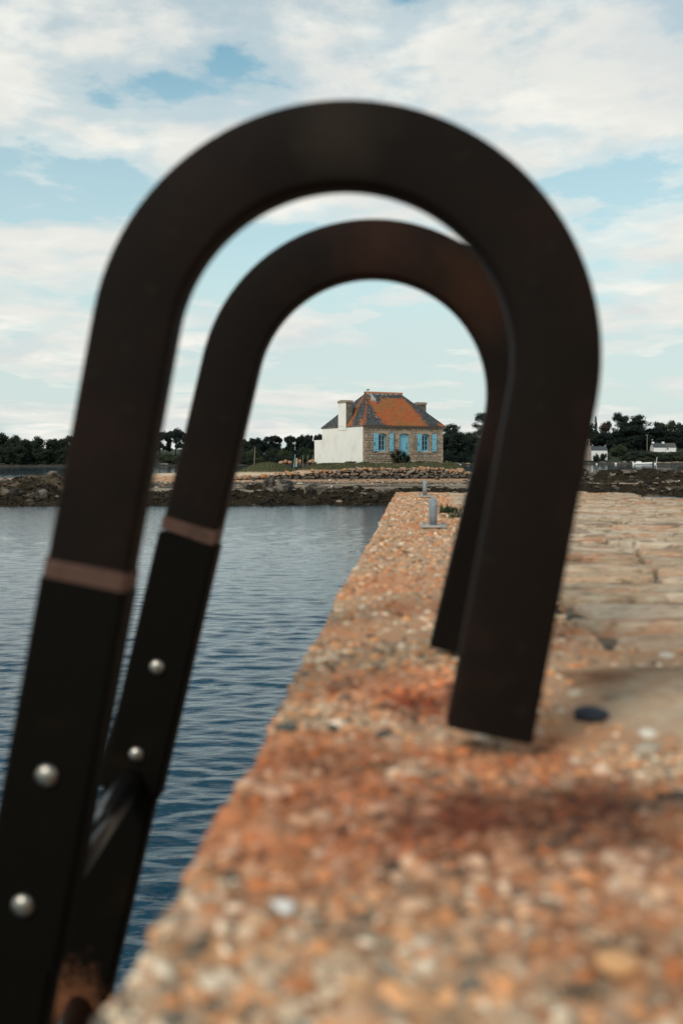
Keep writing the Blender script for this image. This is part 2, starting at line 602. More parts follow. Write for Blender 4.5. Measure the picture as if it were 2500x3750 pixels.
def rock_amount(X, Y, z):
    zn = z + 0.30 * (fbm(X * 0.45, Y * 0.45, 55, 3) - 0.5)
    a = (1 - sstep(zn, 0.28, 0.44)) * (1 - sstep(X, 8.0, 11.0)) * sstep(z, -1.2, -0.7)
    left = sstep(-X, 11.8, 14.0) * sstep(z, -0.3, 0.05) * (1 - sstep(Y, 60, 64))
    ridge = sstep(X, 11.5, 13.5) * np.maximum(np.exp(-((Y - 76) / 4.0) ** 4), 0)
    reef = sstep(X, 11, 13) * np.exp(-((Y - 67.5 - 0.04 * X) / 1.9) ** 4)
    low = sstep(X, 7.5, 10) * (1 - sstep(z, 0.62, 0.70)) * sstep(fbm(X * 0.22, Y * 0.8, 51, 3), 0.44, 0.52)
    return np.clip(np.maximum.reduce([a, left, ridge, reef, low]), 0, 1)


def build_islet():
    xs = np.arange(-30, 34.01, 0.16)
    ys = np.concatenate([np.arange(38, 78, 0.13), np.arange(78, 100, 0.5)])
    X, Y = np.meshgrid(xs, ys)
    z0 = islet_h(X, Y, False)
    Z = islet_h(X, Y)
    rk = rock_amount(X, Y, z0)
    n1 = fbm(X * 1.3, Y * 1.3, 61, 4)
    n2 = fbm(X * 5, Y * 5, 62, 3)
    n3 = fbm(X * 0.5, Y * 1.6, 63, 4)

    def c(r, g, b):
        return np.array([r, g, b])[None, None, :]

    def mixc(A, B, w):
        return A * (1 - w[..., None]) + B * w[..., None]
    C = np.zeros(X.shape + (3,)) + c(0.30, 0.235, 0.17)                       # damp sand
    C = mixc(C, c(0.20, 0.17, 0.135), sstep(n3, 0.42, 0.62))                  # wet mud
    peb = sstep(z0, 0.57, 0.66) * (1 - sstep(X, 8.5, 11))
    C = mixc(C, c(0.47, 0.275, 0.16) * (0.75 + 0.5 * n2[..., None]), peb * (1 - 0.25 * sstep(n1, 0.5, 0.7)))
    dry = sstep(z0, 0.84, 0.98) * (1 - sstep(X, -4, -1.5)) * (1 - sstep(-X, 13, 15))
    C = mixc(C, c(0.60, 0.46, 0.32), dry * sstep(n1, 0.25, 0.45))
    rsand = sstep(X, 10, 12) * sstep(n3, 0.44, 0.62) * (1 - rk)
    C = mixc(C, c(0.46, 0.34, 0.235), rsand)
    gr = np.maximum(sstep(z0, 1.18, 1.40) * sstep(Y, 66, 68), np.maximum(sstep(z0, 1.05, 1.2) * sstep(Y, 70.8, 71.8), sstep(z0, 1.5, 1.7))) * (1 - sstep(X, 8.8, 10)) * sstep(X, -13, -11)
    gr = gr * (1 - 0.75 * sstep(n3, 0.60, 0.72) * sstep(X, -3, -1))
    C = mixc(C, c(0.075, 0.080, 0.04) * (0.7 + 0.6 * n1[..., None]), gr)
    wd = np.clip(rk * 1.3, 0, 1) * (1 - 0.8 * sstep(n1, 0.60, 0.72) * sstep(z0, 0.2, 0.6))
    C = mixc(C, c(0.030, 0.022, 0.013) * (0.3 + 1.5 * n2[..., None]), wd)
    lft = sstep(-X, 12, 14) * rk * sstep(z0 + 0.5 * (n1 - 0.5), 0.5, 0.95)
    C = mixc(C, c(0.085, 0.062, 0.040) * (0.6 + 0.9 * n2[..., None]), lft)
    line = np.exp(-((z0 - 0.555) / 0.02) ** 2) * sstep(n1, 0.40, 0.55) * (1 - sstep(X, 9, 11))
    C = mixc(C, c(0.035, 0.03, 0.02), np.clip(line, 0, 1))
    clump = sstep(fbm(X * 0.55, Y * 1.3, 66, 4), 0.50, 0.58) * sstep(z0, 0.38, 0.44) * (1 - sstep(z0, 0.58, 0.64)) * 0.85
    C = mixc(C, c(0.040, 0.030, 0.020) * (0.5 + n2[..., None]), clump)
    V = np.stack([X, Y, Z], -1).reshape(-1, 3)
    nr, nc = X.shape
    idx = np.arange(nr * nc).reshape(nr, nc)
    f = np.stack([idx[:-1, :-1], idx[:-1, 1:], idx[1:, 1:], idx[1:, :-1]], -1).reshape(-1, 4)
    m = mat('islet_ground', attr=True, rough=0.85, layers=[(14, 0.35, 0.7, (0.55, 0.55, 0.55), 0.6, 'mul')], bump=[(9, 0.6, 0.05)], spec=0.08)
    o = link('islet_ground', mesh('islet_ground', V, f, True, C.reshape(-1, 3)), m)
    tag(o, 'low islet of sand, mud and dark rock carrying the stone house', 'ground', kind='structure')


build_islet()


def ground(x, y):
    return float(islet_h(np.array([x]), np.array([y]))[0])


# ------------------------------------------------------------------ mainland shore
def shore_y(px):
    return np.interp(px, [-900, 0, 260, 620, 1000, 1640, 2100, 3600], [286, 291, 294, 340, 368, 402, 446, 452])


def land_h(px, dy):
    """height of the mainland dy metres behind its waterline"""
    b = np.interp(dy, [-20, 0, 4, 10, 30, 60, 140, 300], [-1, 0, 0.55, 0.9, 2.2, 4.2, 6.0, 9.0])
    r = np.interp(dy, [-20, 0, 5, 14, 30, 60, 140, 300], [-1, 0, 0.6, 1.8, 5.6, 7.4, 10.0, 14.0])
    w = sstep(px, 2050, 2300)
    return b * (1 - w) + r * w


def build_mainland():
    pxs = np.linspace(-900, 3600, 520)
    dys = np.concatenate([np.linspace(-20, 40, 60), np.linspace(44, 300, 34)])
    PX, DY = np.meshgrid(pxs, dys)
    wob = 5 * (fbm(PX / 60.0, DY * 0.02, 71, 4) - 0.5)
    YY = shore_y(PX) + DY + wob
    XX = (PX - 1250) / LENS_PX * YY
    ZZ = land_h(PX, DY) + 0.9 * (fbm(PX / 7.0, DY * 0.35, 72, 4) - 0.5) * sstep(DY, -3, 4)
    n = fbm(PX / 4.0, DY * 0.5, 73, 3)
    C = np.zeros(PX.shape + (3,)) + np.array([0.040, 0.036, 0.027])
    g = sstep(DY, 7, 14)
    C = C * (1 - g[..., None]) + np.array([0.030, 0.038, 0.019]) * g[..., None] * (0.6 + 0.8 * n[..., None])
    peb = np.exp(-((DY - 8) / 3.0) ** 2) * sstep(fbm(PX / 40, DY * 0.1, 75, 3), 0.45, 0.6) * sstep(n, 0.35, 0.7)
    C = C * (1 - peb[..., None]) + np.array([0.36, 0.27, 0.19]) * peb[..., None]
    V = np.stack([XX, YY, ZZ], -1).reshape(-1, 3)
    nr, nc = PX.shape
    idx = np.arange(nr * nc).reshape(nr, nc)
    f = np.stack([idx[:-1, :-1], idx[:-1, 1:], idx[1:, 1:], idx[1:, :-1]], -1).reshape(-1, 4)
    m = mat('mainland_ground', attr=True, rough=0.95, layers=[(0.9, 0.4, 0.65, (0.5, 0.5, 0.5), 0.7, 'mul')])
    o = link('mainland_terrain', mesh('mainland_terrain', V, f, True, C.reshape(-1, 3)), m)
    tag(o, 'dark wooded mainland shore behind the islet', 'terrain', kind='structure')


build_mainland()


def land_pt(px, dy):
    d = float(shore_y(px)) + dy
    z = float(land_h(np.array([px]), np.array([dy]))[0])
    return Vector(((px - 1250) / LENS_PX * d, d, z))


# ------------------------------------------------------------------ quay
QH = -0.237
V0, V1 = -0.1345, 1.62


def edge_v(u):
    return V0 + 0.006 * (fbm(u * 5.0, u * 0 + 3.3, 41, 4) - 0.5) * 2 + 0.003 * np.sin(u * 2.1)


def quay_h(u, v):
    u = np.asarray(u, float)
    v = np.asarray(v, float)
    h = QH + 0.018 * (fbm(u * 2.6, v * 2.6, 42, 3) - 0.5) + 0.014 * (fbm(u * 14, v * 14, 43, 3) - 0.5) + 0.004 * (fbm(u * 60, v * 60, 44, 2) - 0.5)
    e = v - edge_v(u)
    h = h - 0.014 * np.clip(1 - e / 0.014, 0, 1) ** 2
    return h


def build_quay():
    root = empty('quay', (0, 0, EYE), -YAW)
    tag(root, 'low quay with an orange pebbly concrete edge and pale stone paving', 'quay', kind='structure')
    # body with battered side, under the top layers
    mb = MB()
    zt, zb = QH - 0.030, -3.2
    bt = 0.17
    top = [(V0 + 0.01, -4), (V1, -4), (V1 + 0.02, 6.2), (1.48, 7.66), (V0 + 0.015, 7.42)]
    dz = zt - zb
    bot = [(V0 - bt * dz, -4), (V1 + bt * dz, -4), (V1 + bt * dz, 6.2 + 0.1), (1.5 + bt * dz, 7.66 + bt * dz), (V0 - bt * dz, 7.42 + bt * dz)]
    v = [(x, y, zt) for x, y in top] + [(x, y, zb) for x, y in bot]
    n = 5
    mb.add(v, [tuple(range(n)), tuple(range(n, 2 * n))[::-1]] + [(i, n + i, n + (i + 1) % n, (i + 1) % n) for i in range(n)])
    mb.build('quay_body', M['quay_wall'], root)
    # pebbly coping: adaptive height field
    us = [-0.6]
    while us[-1] < 7.40:
        us.append(us[-1] + max(0.005, abs(us[-1]) * 0.009))
    us = np.array(us)
    nv = 110
    t = np.linspace(0, 1, nv)
    Uu = np.repeat(us[:, None], nv, 1)
    VR = 0.235 + 0.05 * (fbm(us * 3, us * 0, 45, 3) - 0.5)
    VR = np.where(us < 1.25, 0.62, VR)
    Vv = edge_v(Uu) + t[None, :] ** 1.4 * (VR[:, None] - edge_v(Uu))
    Z = quay_h(Uu, Vv)
    # front lip down the side
    lip = np.stack([Vv[:, 0] - 0.012, Uu[:, 0], Z[:, 0] - 0.06], -1)[:, None, :]
    G = np.concatenate([lip, np.stack([Vv, Uu, Z], -1)], 1)
    nr, nc = G.shape[:2]
    idx = np.arange(nr * nc).reshape(nr, nc)
    f = np.stack([idx[:-1, :-1], idx[:-1, 1:], idx[1:, 1:], idx[1:, :-1]], -1).reshape(-1, 4)
    link('coping', mesh('coping', G.reshape(-1, 3), f, True), M['coping'], root)
    # mortar bed between and beside the paving stones
    xs = np.linspace(0.20, V1, 60)
    yy = np.linspace(1.22, 7.60, 220)
    X, Y = np.meshgrid(xs, yy)
    Zm = QH - 0.016 + 0.010 * (fbm(X * 6, Y * 6, 46, 3) - 0.5)
    lim = np.where(Y > 6.2, V1 + (1.48 - V1) * (Y - 6.2) / 1.46, V1)
    X = np.minimum(X, lim - 0.01)
    idx = np.arange(X.size).reshape(X.shape)
    f = np.stack([idx[:-1, :-1], idx[:-1, 1:], idx[1:, 1:], idx[1:, :-1]], -1).reshape(-1, 4)
    link('mortar_bed', mesh('mortar_bed', np.stack([X, Y, Zm], -1).reshape(-1, 3), f, True), M['joint'], root)
    # smooth mortar patch beside the ladder foot
    rr = np.linspace(0, 1, 34)
    aa = np.linspace(0, 2 * math.pi, 40, endpoint=False)
    vv, ff = [], []
    for r in rr:
        for a in aa:
            k = 1 + 0.16 * math.sin(3 * a + 1) + 0.1 * math.sin(5 * a + 2)
            x = 0.30 + 0.19 * r * k * math.cos(a)
            y = 1.02 + 0.21 * r * k * math.sin(a)
            vv.append((x, y, float(quay_h(y, x)) * 0.6 + QH * 0.4 + 0.006 - 0.02 * r ** 4 + 0.006 * (float(fbm(x * 30, y * 40, 49, 3)) - 0.5)))
    for i in range(33):
        for k in range(40):
            ff.append((i * 40 + k, i * 40 + (k + 1) % 40, (i + 1) * 40 + (k + 1) % 40, (i + 1) * 40 + k))
    link('mortar_patch', mesh('mortar_patch', vv, ff, True), M['mortar'], root)
    # paving stones, each its own piece
    u = 1.27
    r_ = random.Random(5)
    while u < 7.45:
        hu = r_.uniform(0.07, 0.19)
        v = 0.24 + r_.uniform(-0.05, 0.03)
        while v < V1 - 0.06:
            wv = r_.uniform(0.14, 0.42)
            lim = V1 - 0.02 if u < 6.2 else V1 + (1.48 - V1) * (u - 6.2) / 1.46 - 0.03
            v2 = min(v + wv, lim)
            uu = u + r_.uniform(-0.02, 0.02)
            if v2 - v > 0.07 and u + hu < 7.52:
                cxv, cyv = (v + v2) / 2, uu + hu / 2
                hx, hy = (v2 - v) / 2 - 0.004, hu / 2 - 0.012
                nn = 18
                pts = []
                ph = r_.uniform(0, 6)
                for k in range(nn):
                    a = 2 * math.pi * k / nn
                    ca, sa = math.cos(a), math.sin(a)
                    w = 1 + 0.07 * math.sin(2 * a + ph) + 0.05 * math.sin(3 * a + 2 * ph) + r_.uniform(-0.05, 0.03)
                    pts.append((hx * math.copysign(abs(ca) ** 0.45, ca) * w, hy * math.copysign(abs(sa) ** 0.45, sa) * w))
                zt_ = QH + r_.uniform(-0.008, 0.008)
                tx, ty = r_.uniform(-0.02, 0.02), r_.uniform(-0.03, 0.03)
                vs, fs = [], []
                for (k, drop) in ((1.0, 0.034), (0.995, 0.006), (0.965, 0.001), (0.82, 0.0), (0.58, -0.001), (0.30, -0.001)):
                    for (x, y) in pts:
                        X_, Y_ = cxv + x * k, cyv + y * k
                        nz_ = 0.014 * (float(fbm(X_ * 14, Y_ * 34, 47, 3)) - 0.5) + 0.006 * (float(vn(X_ * 60, Y_ * 70, 48)) - 0.5)
                        vs.append((X_, Y_, zt_ + tx * x + ty * y - drop + (nz_ if drop < 0.02 else 0)))
                for l in range(5):
                    fs += [(l * nn + k, l * nn + (k + 1) % nn, (l + 1) * nn + (k + 1) % nn, (l + 1) * nn + k) for k in range(nn)]
                fs.append(tuple(range(5 * nn, 6 * nn)))
                link('paving_stone', mesh('paving_stone', vs, fs, True), M['paving'], root)
            v = v2 + r_.uniform(0.003, 0.010)
            if v >= lim - 0.02:
                break
        u += hu + r_.uniform(-0.006, 0.004)
    return root


quay = build_quay()


# ------------------------------------------------------------------ rocks and pebbles: shared shapes
def rock_mesh(name, seed, sub=2, amp=0.25, box=0.75, freq=1.2):
    bm = bmesh.new()
    bmesh.ops.create_icosphere(bm, subdivisions=sub, radius=1)
    off = Vector((seed * 3.7, seed * 1.3, -seed * 2.1))
    for v in bm.verts:
        c = v.co.copy()
        c = Vector([math.copysign(abs(q) ** box, q) for q in c])
        k = 1 + amp * mnoise.noise(v.co * freq + off) + amp * 0.4 * mnoise.noise(v.co * freq * 2.6 + off)
        v.co = c * k
    me = bpy.data.meshes.new(name)
    bm.to_mesh(me)
    bm.free()
    me.polygons.foreach_set('use_smooth', np.ones(len(me.polygons), dtype=bool))
    return me


def hull_mesh(name, seed, n=16, flat=1.0, bevel=0.06, boxy=0.55):
    """an angular stone: the hull of random points, edges taken off"""
    r_ = random.Random(seed)
    bm = bmesh.new()
    for i in range(n):
        d = Vector((r_.gauss(0, 1), r_.gauss(0, 1), r_.gauss(0, 1))).normalized()
        d = Vector([math.copysign(abs(q) ** boxy, q) for q in d]) * r_.uniform(0.88, 1.1)
        bm.verts.new(d)
    res = bmesh.ops.convex_hull(bm, input=list(bm.verts))
    bmesh.ops.delete(bm, geom=[e for e in res['geom_interior'] if isinstance(e, bmesh.types.BMVert)], context='VERTS')
    bmesh.ops.dissolve_limit(bm, angle_limit=math.radians(12), verts=bm.verts, edges=bm.edges)
    if bevel:
        bmesh.ops.bevel(bm, geom=list(bm.edges), offset=bevel, segments=1, affect='EDGES', profile=0.5)
    xs = [max(abs(v.co[k]) for v in bm.verts) for k in range(3)]
    for v in bm.verts:
        v.co = Vector((v.co.x / xs[0], v.co.y / xs[1], v.co.z / xs[2]))
    me = bpy.data.meshes.new(name)
    bm.to_mesh(me)
    bm.free()
    return me


def mesh_np(me):
    v = np.zeros(len(me.vertices) * 3)
    me.vertices.foreach_get('co', v)
    f = np.zeros(len(me.polygons) * 3, dtype=np.int32)
    me.loops.foreach_get('vertex_index', f)
    return v.reshape(-1, 3), f.reshape(-1, 3)


def build_pebbles():
    shapes = [rock_mesh('pebble', i, 2, 0.22, 0.92) for i in range(6)]
    for s in shapes:
        s.materials.append(M['pebble'])
    r_ = random.Random(11)
    # notable stones seen in the photograph: (px, py, rx, ry, rz, colour)
    special = [(1025, 3378, 0.0085, 0.006, 0.0035, (0.78, 0.75, 0.68)), (1400, 2676, 0.007, 0.006, 0.004, (0.035, 0.045, 0.045)),
               (1215, 2658, 0.006, 0.006, 0.004, (0.06, 0.06, 0.05)), (2165, 2622, 0.017, 0.014, 0.009, (0.028, 0.032, 0.042)),
               (2440, 2400, 0.011, 0.010, 0.005, (0.62, 0.54, 0.44)), (2370, 2690, 0.008, 0.008, 0.005, (0.66, 0.60, 0.50)),
               (1048, 2662, 0.011, 0.006, 0.004, (0.06, 0.075, 0.07)), (2470, 2545, 0.022, 0.012, 0.006, (0.09, 0.09, 0.075)),
               (2260, 3560, 0.011, 0.010, 0.005, (0.62, 0.33, 0.15)), (1560, 3560, 0.006, 0.005, 0.004, (0.66, 0.52, 0.38))]
    cols = {}
    for (px, py, rx, ry, rz, c) in special:
        a = (px - 1250) / LENS_PX
        b = (py - 1685) / LENS_PX
        t = -QH / b
        u = t * (a * math.sin(YAW) + math.cos(YAW))
        v = t * (a * math.cos(YAW) - math.sin(YAW))
        me = shapes[r_.randrange(6)].copy()
        me.materials.clear()
        key = tuple(c)
        if key not in cols:
            cols[key] = mat('pebble_single', c, 0.6)
        link('pebble', me, cols[key], quay, (v, u, float(quay_h(u, v)) + rz * 0.45), (0, 0, r_.uniform(-0.4, 0.4)), (rx, ry, rz))
    n = 0
    while n < 285:
        u = 0.36 + 0.75 * r_.random() ** 1.3
        v = r_.uniform(V0 + 0.012, min(0.45, V0 + 0.15 + u * 0.33))
        if u > 0.84 and v > 0.10:
            continue
        s = r_.uniform(0.0055, 0.0125) * (0.75 + 0.40 * u)
        k = r_.uniform(0.6, 1.0)
        z = float(quay_h(u, v)) + s * r_.uniform(-0.30, 0.0)
        link('pebble', shapes[r_.randrange(6)], None, quay, (v, u, z),
             (r_.uniform(-.3, .3), r_.uniform(-.3, .3), r_.uniform(0, 6.28)), (s, s * k, s * r_.uniform(0.4, 0.7)))
        n += 1
    # the rest as one mass
    base = [mesh_np(rock_mesh('tmp', i + 20, 1, 0.3, 0.9)) for i in range(5)]
    VV, FF, CC = [], [], []
    off = 0
    g = np.random.default_rng(12)
    N = 20000
    uu = np.where(g.random(N) < 0.42, 0.30 + 1.0 * g.random(N), 0.30 + 7.1 * g.random(N) ** 1.05)
    for i in range(N):
        u = float(uu[i])
        vmax = 0.24 if u > 1.28 else min(0.45, V0 + 0.15 + u * 0.36)
        v = V0 + 0.007 + (vmax - V0 - 0.007) * g.random()
        if u > 0.85 and u < 1.28 and v > 0.13:
            if g.random() < 0.80:
                continue
        s = (0.0030 + 0.0065 * g.random() ** 2) * (0.92 + 0.07 * min(u, 3.0))
        bv, bf = base[i % 5]
        a = g.random() * 6.28
        ca, sa = math.cos(a), math.sin(a)
        sc = np.array([s, s * g.uniform(0.6, 1), s * g.uniform(0.4, 0.8)])
        w = bv * sc
        w = np.stack([w[:, 0] * ca - w[:, 1] * sa, w[:, 0] * sa + w[:, 1] * ca, w[:, 2]], -1)
        w += np.array([v, u, float(quay_h(u, v)) + s * g.uniform(-0.42, -0.05)])
        VV.append(w)
        FF.append(bf + off)
        c = np.array(PEB[g.integers(len(PEB))]) * g.choice((0.5, 0.8, 1.0, 1.1, 1.2, 1.35))
        CC.append(np.repeat(c[None, :], len(w), 0))
        off += len(w)
    o = link('pebble_mass', mesh('pebble_mass', np.concatenate(VV), np.concatenate(FF), True, np.concatenate(CC)), M['pebbles'], quay)
    o['kind'] = 'stuff'


build_pebbles()


# ================================================================== BOARDING LADDER
def build_ladder():
    root = empty('boarding_ladder', (0, 0, EYE), -YAW)
    tag(root, 'black steel ladder with two tall hooped handrails over the quay edge', 'ladder')
    RO, W, T = 0.211, 0.0705, 0.036
    RC = RO - W / 2
    rails = [(0.81, -0.0596, 0.0850, 0.1845), (1.20, -0.0519, 0.0816, 0.2333)]

    def section(w, t, r=0.006):
        pts = []
        for (sx, sy, a0) in ((1, 1, 0), (-1, 1, 90), (-1, -1, 180), (1, -1, 270)):
            for k in range(4):
                a = math.radians(a0 + 30 * k)
                pts.append((sx * (w / 2 - r) + r * math.cos(a), sy * (t / 2 - r) + r * math.sin(a)))
        return pts

    def sweep(path, w, t):
        """path: list of (x,z, nx,nz) in the rail's plane"""
        sec = section(w, t)
        n = len(sec)
        v, f = [], []
        for (x, z, nx, nz) in path:
            for (a, b) in sec:
                v.append((x + nx * a, b, z + nz * a))
        for i in range(len(path) - 1):
            for k in range(n):
                k2 = (k + 1) % n
                f.append((i * n + k, (i + 1) * n + k, (i + 1) * n + k2, i * n + k2))
        f.append(tuple(range(n)))
        e = (len(path) - 1) * n
        f.append(tuple(e + k for k in range(n))[::-1])
        return v, f
    hoop = [(-RC, z, -1, 0) for z in (-0.217, -0.1)]
    for k in range(49):
        a = math.pi - math.pi * k / 48
        hoop.append((RC * math.cos(a), RC * math.sin(a), math.cos(a), math.sin(a)))
    hoop += [(RC, z, 1, 0) for z in (-0.14, -0.281)]
    places = []
    for (u, cv, cz, phi) in rails:
        def P(x, y, z, u=u, cv=cv, cz=cz, phi=phi):
            c, s = math.cos(phi), math.sin(phi)
            return (cv + x * c + z * s, u + T / 2 + y, cz - x * s + z * c)
        places.append(P)

        def part(name, vf, m, parent, smooth=False):
            v, f = vf
            me = mesh(name, [P(*p) for p in v], f)
            o = link(name, me, m, parent)
            if smooth:
                me.polygons.foreach_set('use_smooth', np.ones(len(me.polygons), dtype=bool))
            return o
        rail = part('handrail', sweep(hoop, W, T), M['paint'], root)
        rail.data.polygons.foreach_set('use_smooth', np.ones(len(rail.data.polygons), dtype=bool))
        md = rail.modifiers.new('edges', 'EDGE_SPLIT')
        md.split_angle = math.radians(40)
        part('weld_band', sweep([(-RC, -0.2085, -1, 0), (-RC, -0.2242, -1, 0)], W + 0.0025, T + 0.0025), M['bare'], rail)
        wb = root.children[-1] if False else rail.children[0]
        for vtx in wb.data.vertices:           # worn, uneven edges
            q = vtx.co
            vtx.co.z += 0.0045 * math.sin(q.x * 95 + u * 9) * (1 if q.z > cz - 0.2 else 0.4) + 0.002 * math.sin(q.x * 260 + u * 31)
        st = part('stringer', sweep([(-RC, -0.2245, -1, 0), (-RC, -0.545, -1, 0)], W + 0.005, T + 0.005), M['paint_black'], root)
        part('stringer_lower', sweep([(-RC, -0.546, -1, 0), (-RC, -2.85, -1, 0)], W - 0.004, T), M['paint_black'], root)
        for bz in (-0.3855, -0.4958):
            mb = MB()
            prof = [(0.0098, 0.0), (0.0096, 0.0022), (0.0080, 0.0044), (0.0054, 0.0060), (0.0022, 0.0067)]
            mb.lathe(prof, 18)
            # turn the dome so that it points at the viewer side (-y)
            v = [(-RC + x, -(T + 0.005) / 2 - z, bz + y) for (x, y, z) in mb.v]
            part('bolt', (v, mb.f), M['bolt'], st, True)
        # wall bracket below the quay's edge
        for bz in (-1.15, -1.9):
            p0 = P(-RC, 0, bz)
            mb = MB()
            wv = V0 - 0.17 * (QH - 0.03 - p0[2])
            mb.box(p0[0], wv + 0.02, u + 0.010, u + 0.022, p0[2] - 0.025, p0[2] + 0.025)
            mb.build('bracket', M['paint_black'], root)
    for k in range(8):
        z = -0.53 - 0.29 * k
        a = Vector(places[0](-RC, 0, z))
        b = Vector(places[1](-RC, 0, z))
        MB().tube([a, a.lerp(b, .5), b], 0.016, 14).build('rung', M['rung'], root, True)


M['rung'] = mat('rung_paint', (0.010, 0.010, 0.011), 0.22, layers=[(20, 0.5, 0.7, (0.03, 0.018, 0.012), 0.6)], spec=0.6)
build_ladder()

# ================================================================== THINGS ON THE QUAY
def quay_uv(px, py, h=QH):
    a = (px - 1250) / LENS_PX
    t = -h / ((py - 1685) / LENS_PX)
    return t * (a * math.sin(YAW) + math.cos(YAW)), t * (a * math.cos(YAW) - math.sin(YAW))


def mooring_post(px, py, label, turn):
    u, v = quay_uv(px, py)
    z = float(quay_h(u, v)) + 0.009
    root = empty('mooring_staple', Q(u, v, z), -YAW + turn)
    tag(root, label, 'mooring post', 'mooring staples on the quay edge')
    mb = MB()
    pts = [(-0.048, -0.026), (0.046, -0.030), (0.050, 0.088), (-0.044, 0.090)]
    mb.prism([(x, y, -0.003) for x, y in pts], (0, 0, 0.008))
    plate = mb.build('base_plate', M['galv_plate'], root, bevel=0.0015)
    r, R = 0.0138, 0.030
    path = [(0, 0, 0.004), (0, 0, 0.05), (0, 0, 0.070)]
    for k in range(1, 10):
        a = math.pi - math.pi * k / 9
        path.append((0, R + R * math.cos(a), 0.070 + 0.020 * math.sin(a)))
    path += [(0, 2 * R, 0.05), (0, 2 * R, 0.004)]
    MB().tube(path, r, 14).build('staple_bar', M['galv'], root, True)
    for (x, y) in ((-0.036, -0.014), (0.036, -0.017), (0.038, 0.076), (-0.034, 0.076)):
        MB().lathe([(0.006, 0), (0.006, 0.005), (0.003, 0.007)], 8, (x, y, 0.0045)).build('anchor_bolt', M['galv'], plate)


mooring_post(1586, 1930, 'nearer grey galvanised mooring staple standing on a flat plate', 0.02)
mooring_post(1555, 1826, 'farther and smaller grey mooring staple near the quay end', 0.0)


def blades(n, spread, hgt, width, r_, lean=0.7, droop=0.4):
    """a tuft of narrow curved leaves"""
    v, f = [], []
    for i in range(n):
        a = r_.uniform(0, 6.28)
        L = hgt * r_.uniform(0.6, 1.15)
        ln = lean * r_.uniform(0.2, 1.0)
        x0, y0 = r_.gauss(0, spread), r_.gauss(0, spread)
        d = Vector((math.cos(a), math.sin(a), 0))
        s = Vector((-d.y, d.x, 0)) * width * r_.uniform(0.6, 1.2)
        b = len(v)
        for j, t in enumerate((0, 0.4, 0.75, 1.0)):
            c = Vector((x0, y0, 0)) + d * (L * ln * t) + Vector((0, 0, L * (t - droop * ln * t * t)))
            w = (0.7, 1.0, 0.6, 0.05)[j]
            v += [tuple(c - s * w), tuple(c + s * w)]
        for j in range(3):
            f.append((b + 2 * j, b + 2 * j + 1, b + 2 * j + 3, b + 2 * j + 2))
    return v, f


r1 = random.Random(21)
for (px, py, n, hgt, label) in ((1640, 1880, 150, 0.050, 'dark green weed tuft in a paving joint behind the nearer staple'),
                                (1672, 1898, 80, 0.035, 'small low weed half hidden behind the ladder leg')):
    u, v = quay_uv(px, py)
    vv, ff = blades(n, 0.022, hgt, 0.0028, r1, 1.2, 0.5)
    o = link('weed_tuft', mesh('weed_tuft', vv, ff), M['leaf_weed'], None, Q(u, v, QH))
    tag(o, label, 'weed', 'weeds on the quay')


# ================================================================== THE HOUSE
STONE = [(0.26, 0.20, 0.15), (0.36, 0.275, 0.20), (0.20, 0.175, 0.145), (0.42, 0.29, 0.19), (0.28, 0.24, 0.195), (0.36, 0.24, 0.165), (0.23, 0.205, 0.175), (0.40, 0.315, 0.235)]
M['house_stone'] = mat('house_stone', rnd=STONE, rough=0.92, layers=[(3.0, 0.5, 0.7, (0.20, 0.165, 0.13), 0.5), (11, 0.55, 0.7, (0.45, 0.34, 0.24), 0.4)], bump=[(18, 0.5, 0.02)])
M['dressed'] = mat('dressed_stone', rnd=[(0.42, 0.30, 0.205), (0.36, 0.27, 0.195), (0.46, 0.33, 0.225), (0.33, 0.26, 0.20)], rough=0.9, layers=[(5, 0.5, 0.72, (0.25, 0.205, 0.16), 0.6)], bump=[(22, 0.4, 0.01)])
M['house_mortar'] = mat('house_mortar', (0.23, 0.185, 0.14), 0.95, layers=[(6, 0.5, 0.7, (0.12, 0.095, 0.07), 0.6)])
M['limewash'] = mat('limewash', (0.78, 0.76, 0.70), 0.9, layers=[(0.9, 0.45, 0.7, (0.66, 0.635, 0.57), 0.7), (5, 0.60, 0.75, (0.52, 0.49, 0.42), 0.35)], bump=[(6, 0.25, 0.02)])
M['blue'] = mat('blue_paint', (0.195, 0.45, 0.56), 0.6, layers=[(4, 0.5, 0.75, (0.23, 0.48, 0.58), 0.7), (30, 0.62, 0.75, (0.15, 0.36, 0.46), 0.5)])
M['pane'] = mat('window_pane', (0.012, 0.012, 0.013), 0.08, spec=0.5, layers=[(2.2, 0.5, 0.62, (0.06, 0.055, 0.05), 0.8)])
M['iron'] = mat('black_iron', (0.015, 0.014, 0.013), 0.6)
M['terracotta'] = mat('terracotta', rnd=[(0.42, 0.16, 0.085), (0.36, 0.14, 0.08), (0.45, 0.20, 0.11)], rough=0.85, layers=[(6, 0.55, 0.7, (0.3, 0.22, 0.16), 0.5)])
M['slate'] = mat('slate', attr=True, rough=0.8, layers=[(30, 0.66, 0.74, (0.42, 0.39, 0.33), 0.5)], spec=0.35, bump=[(25, 0.4, 0.01)])
M['zinc'] = mat('gutter', (0.10, 0.085, 0.07), 0.7)
M['render_grey'] = mat('grey_render', (0.12, 0.105, 0.085), 0.95, layers=[(2.5, 0.45, 0.65, (0.25, 0.22, 0.17), 0.8), (8, 0.62, 0.72, (0.30, 0.12, 0.05), 0.6)], bump=[(10, 0.4, 0.02)])
M['cap_stone'] = mat('cap_stone', (0.30, 0.235, 0.175), 0.95, layers=[(9, 0.5, 0.65, (0.14, 0.12, 0.09), 0.7), (6, 0.6, 0.7, (0.38, 0.20, 0.09), 0.5)], bump=[(12, 0.5, 0.03)])
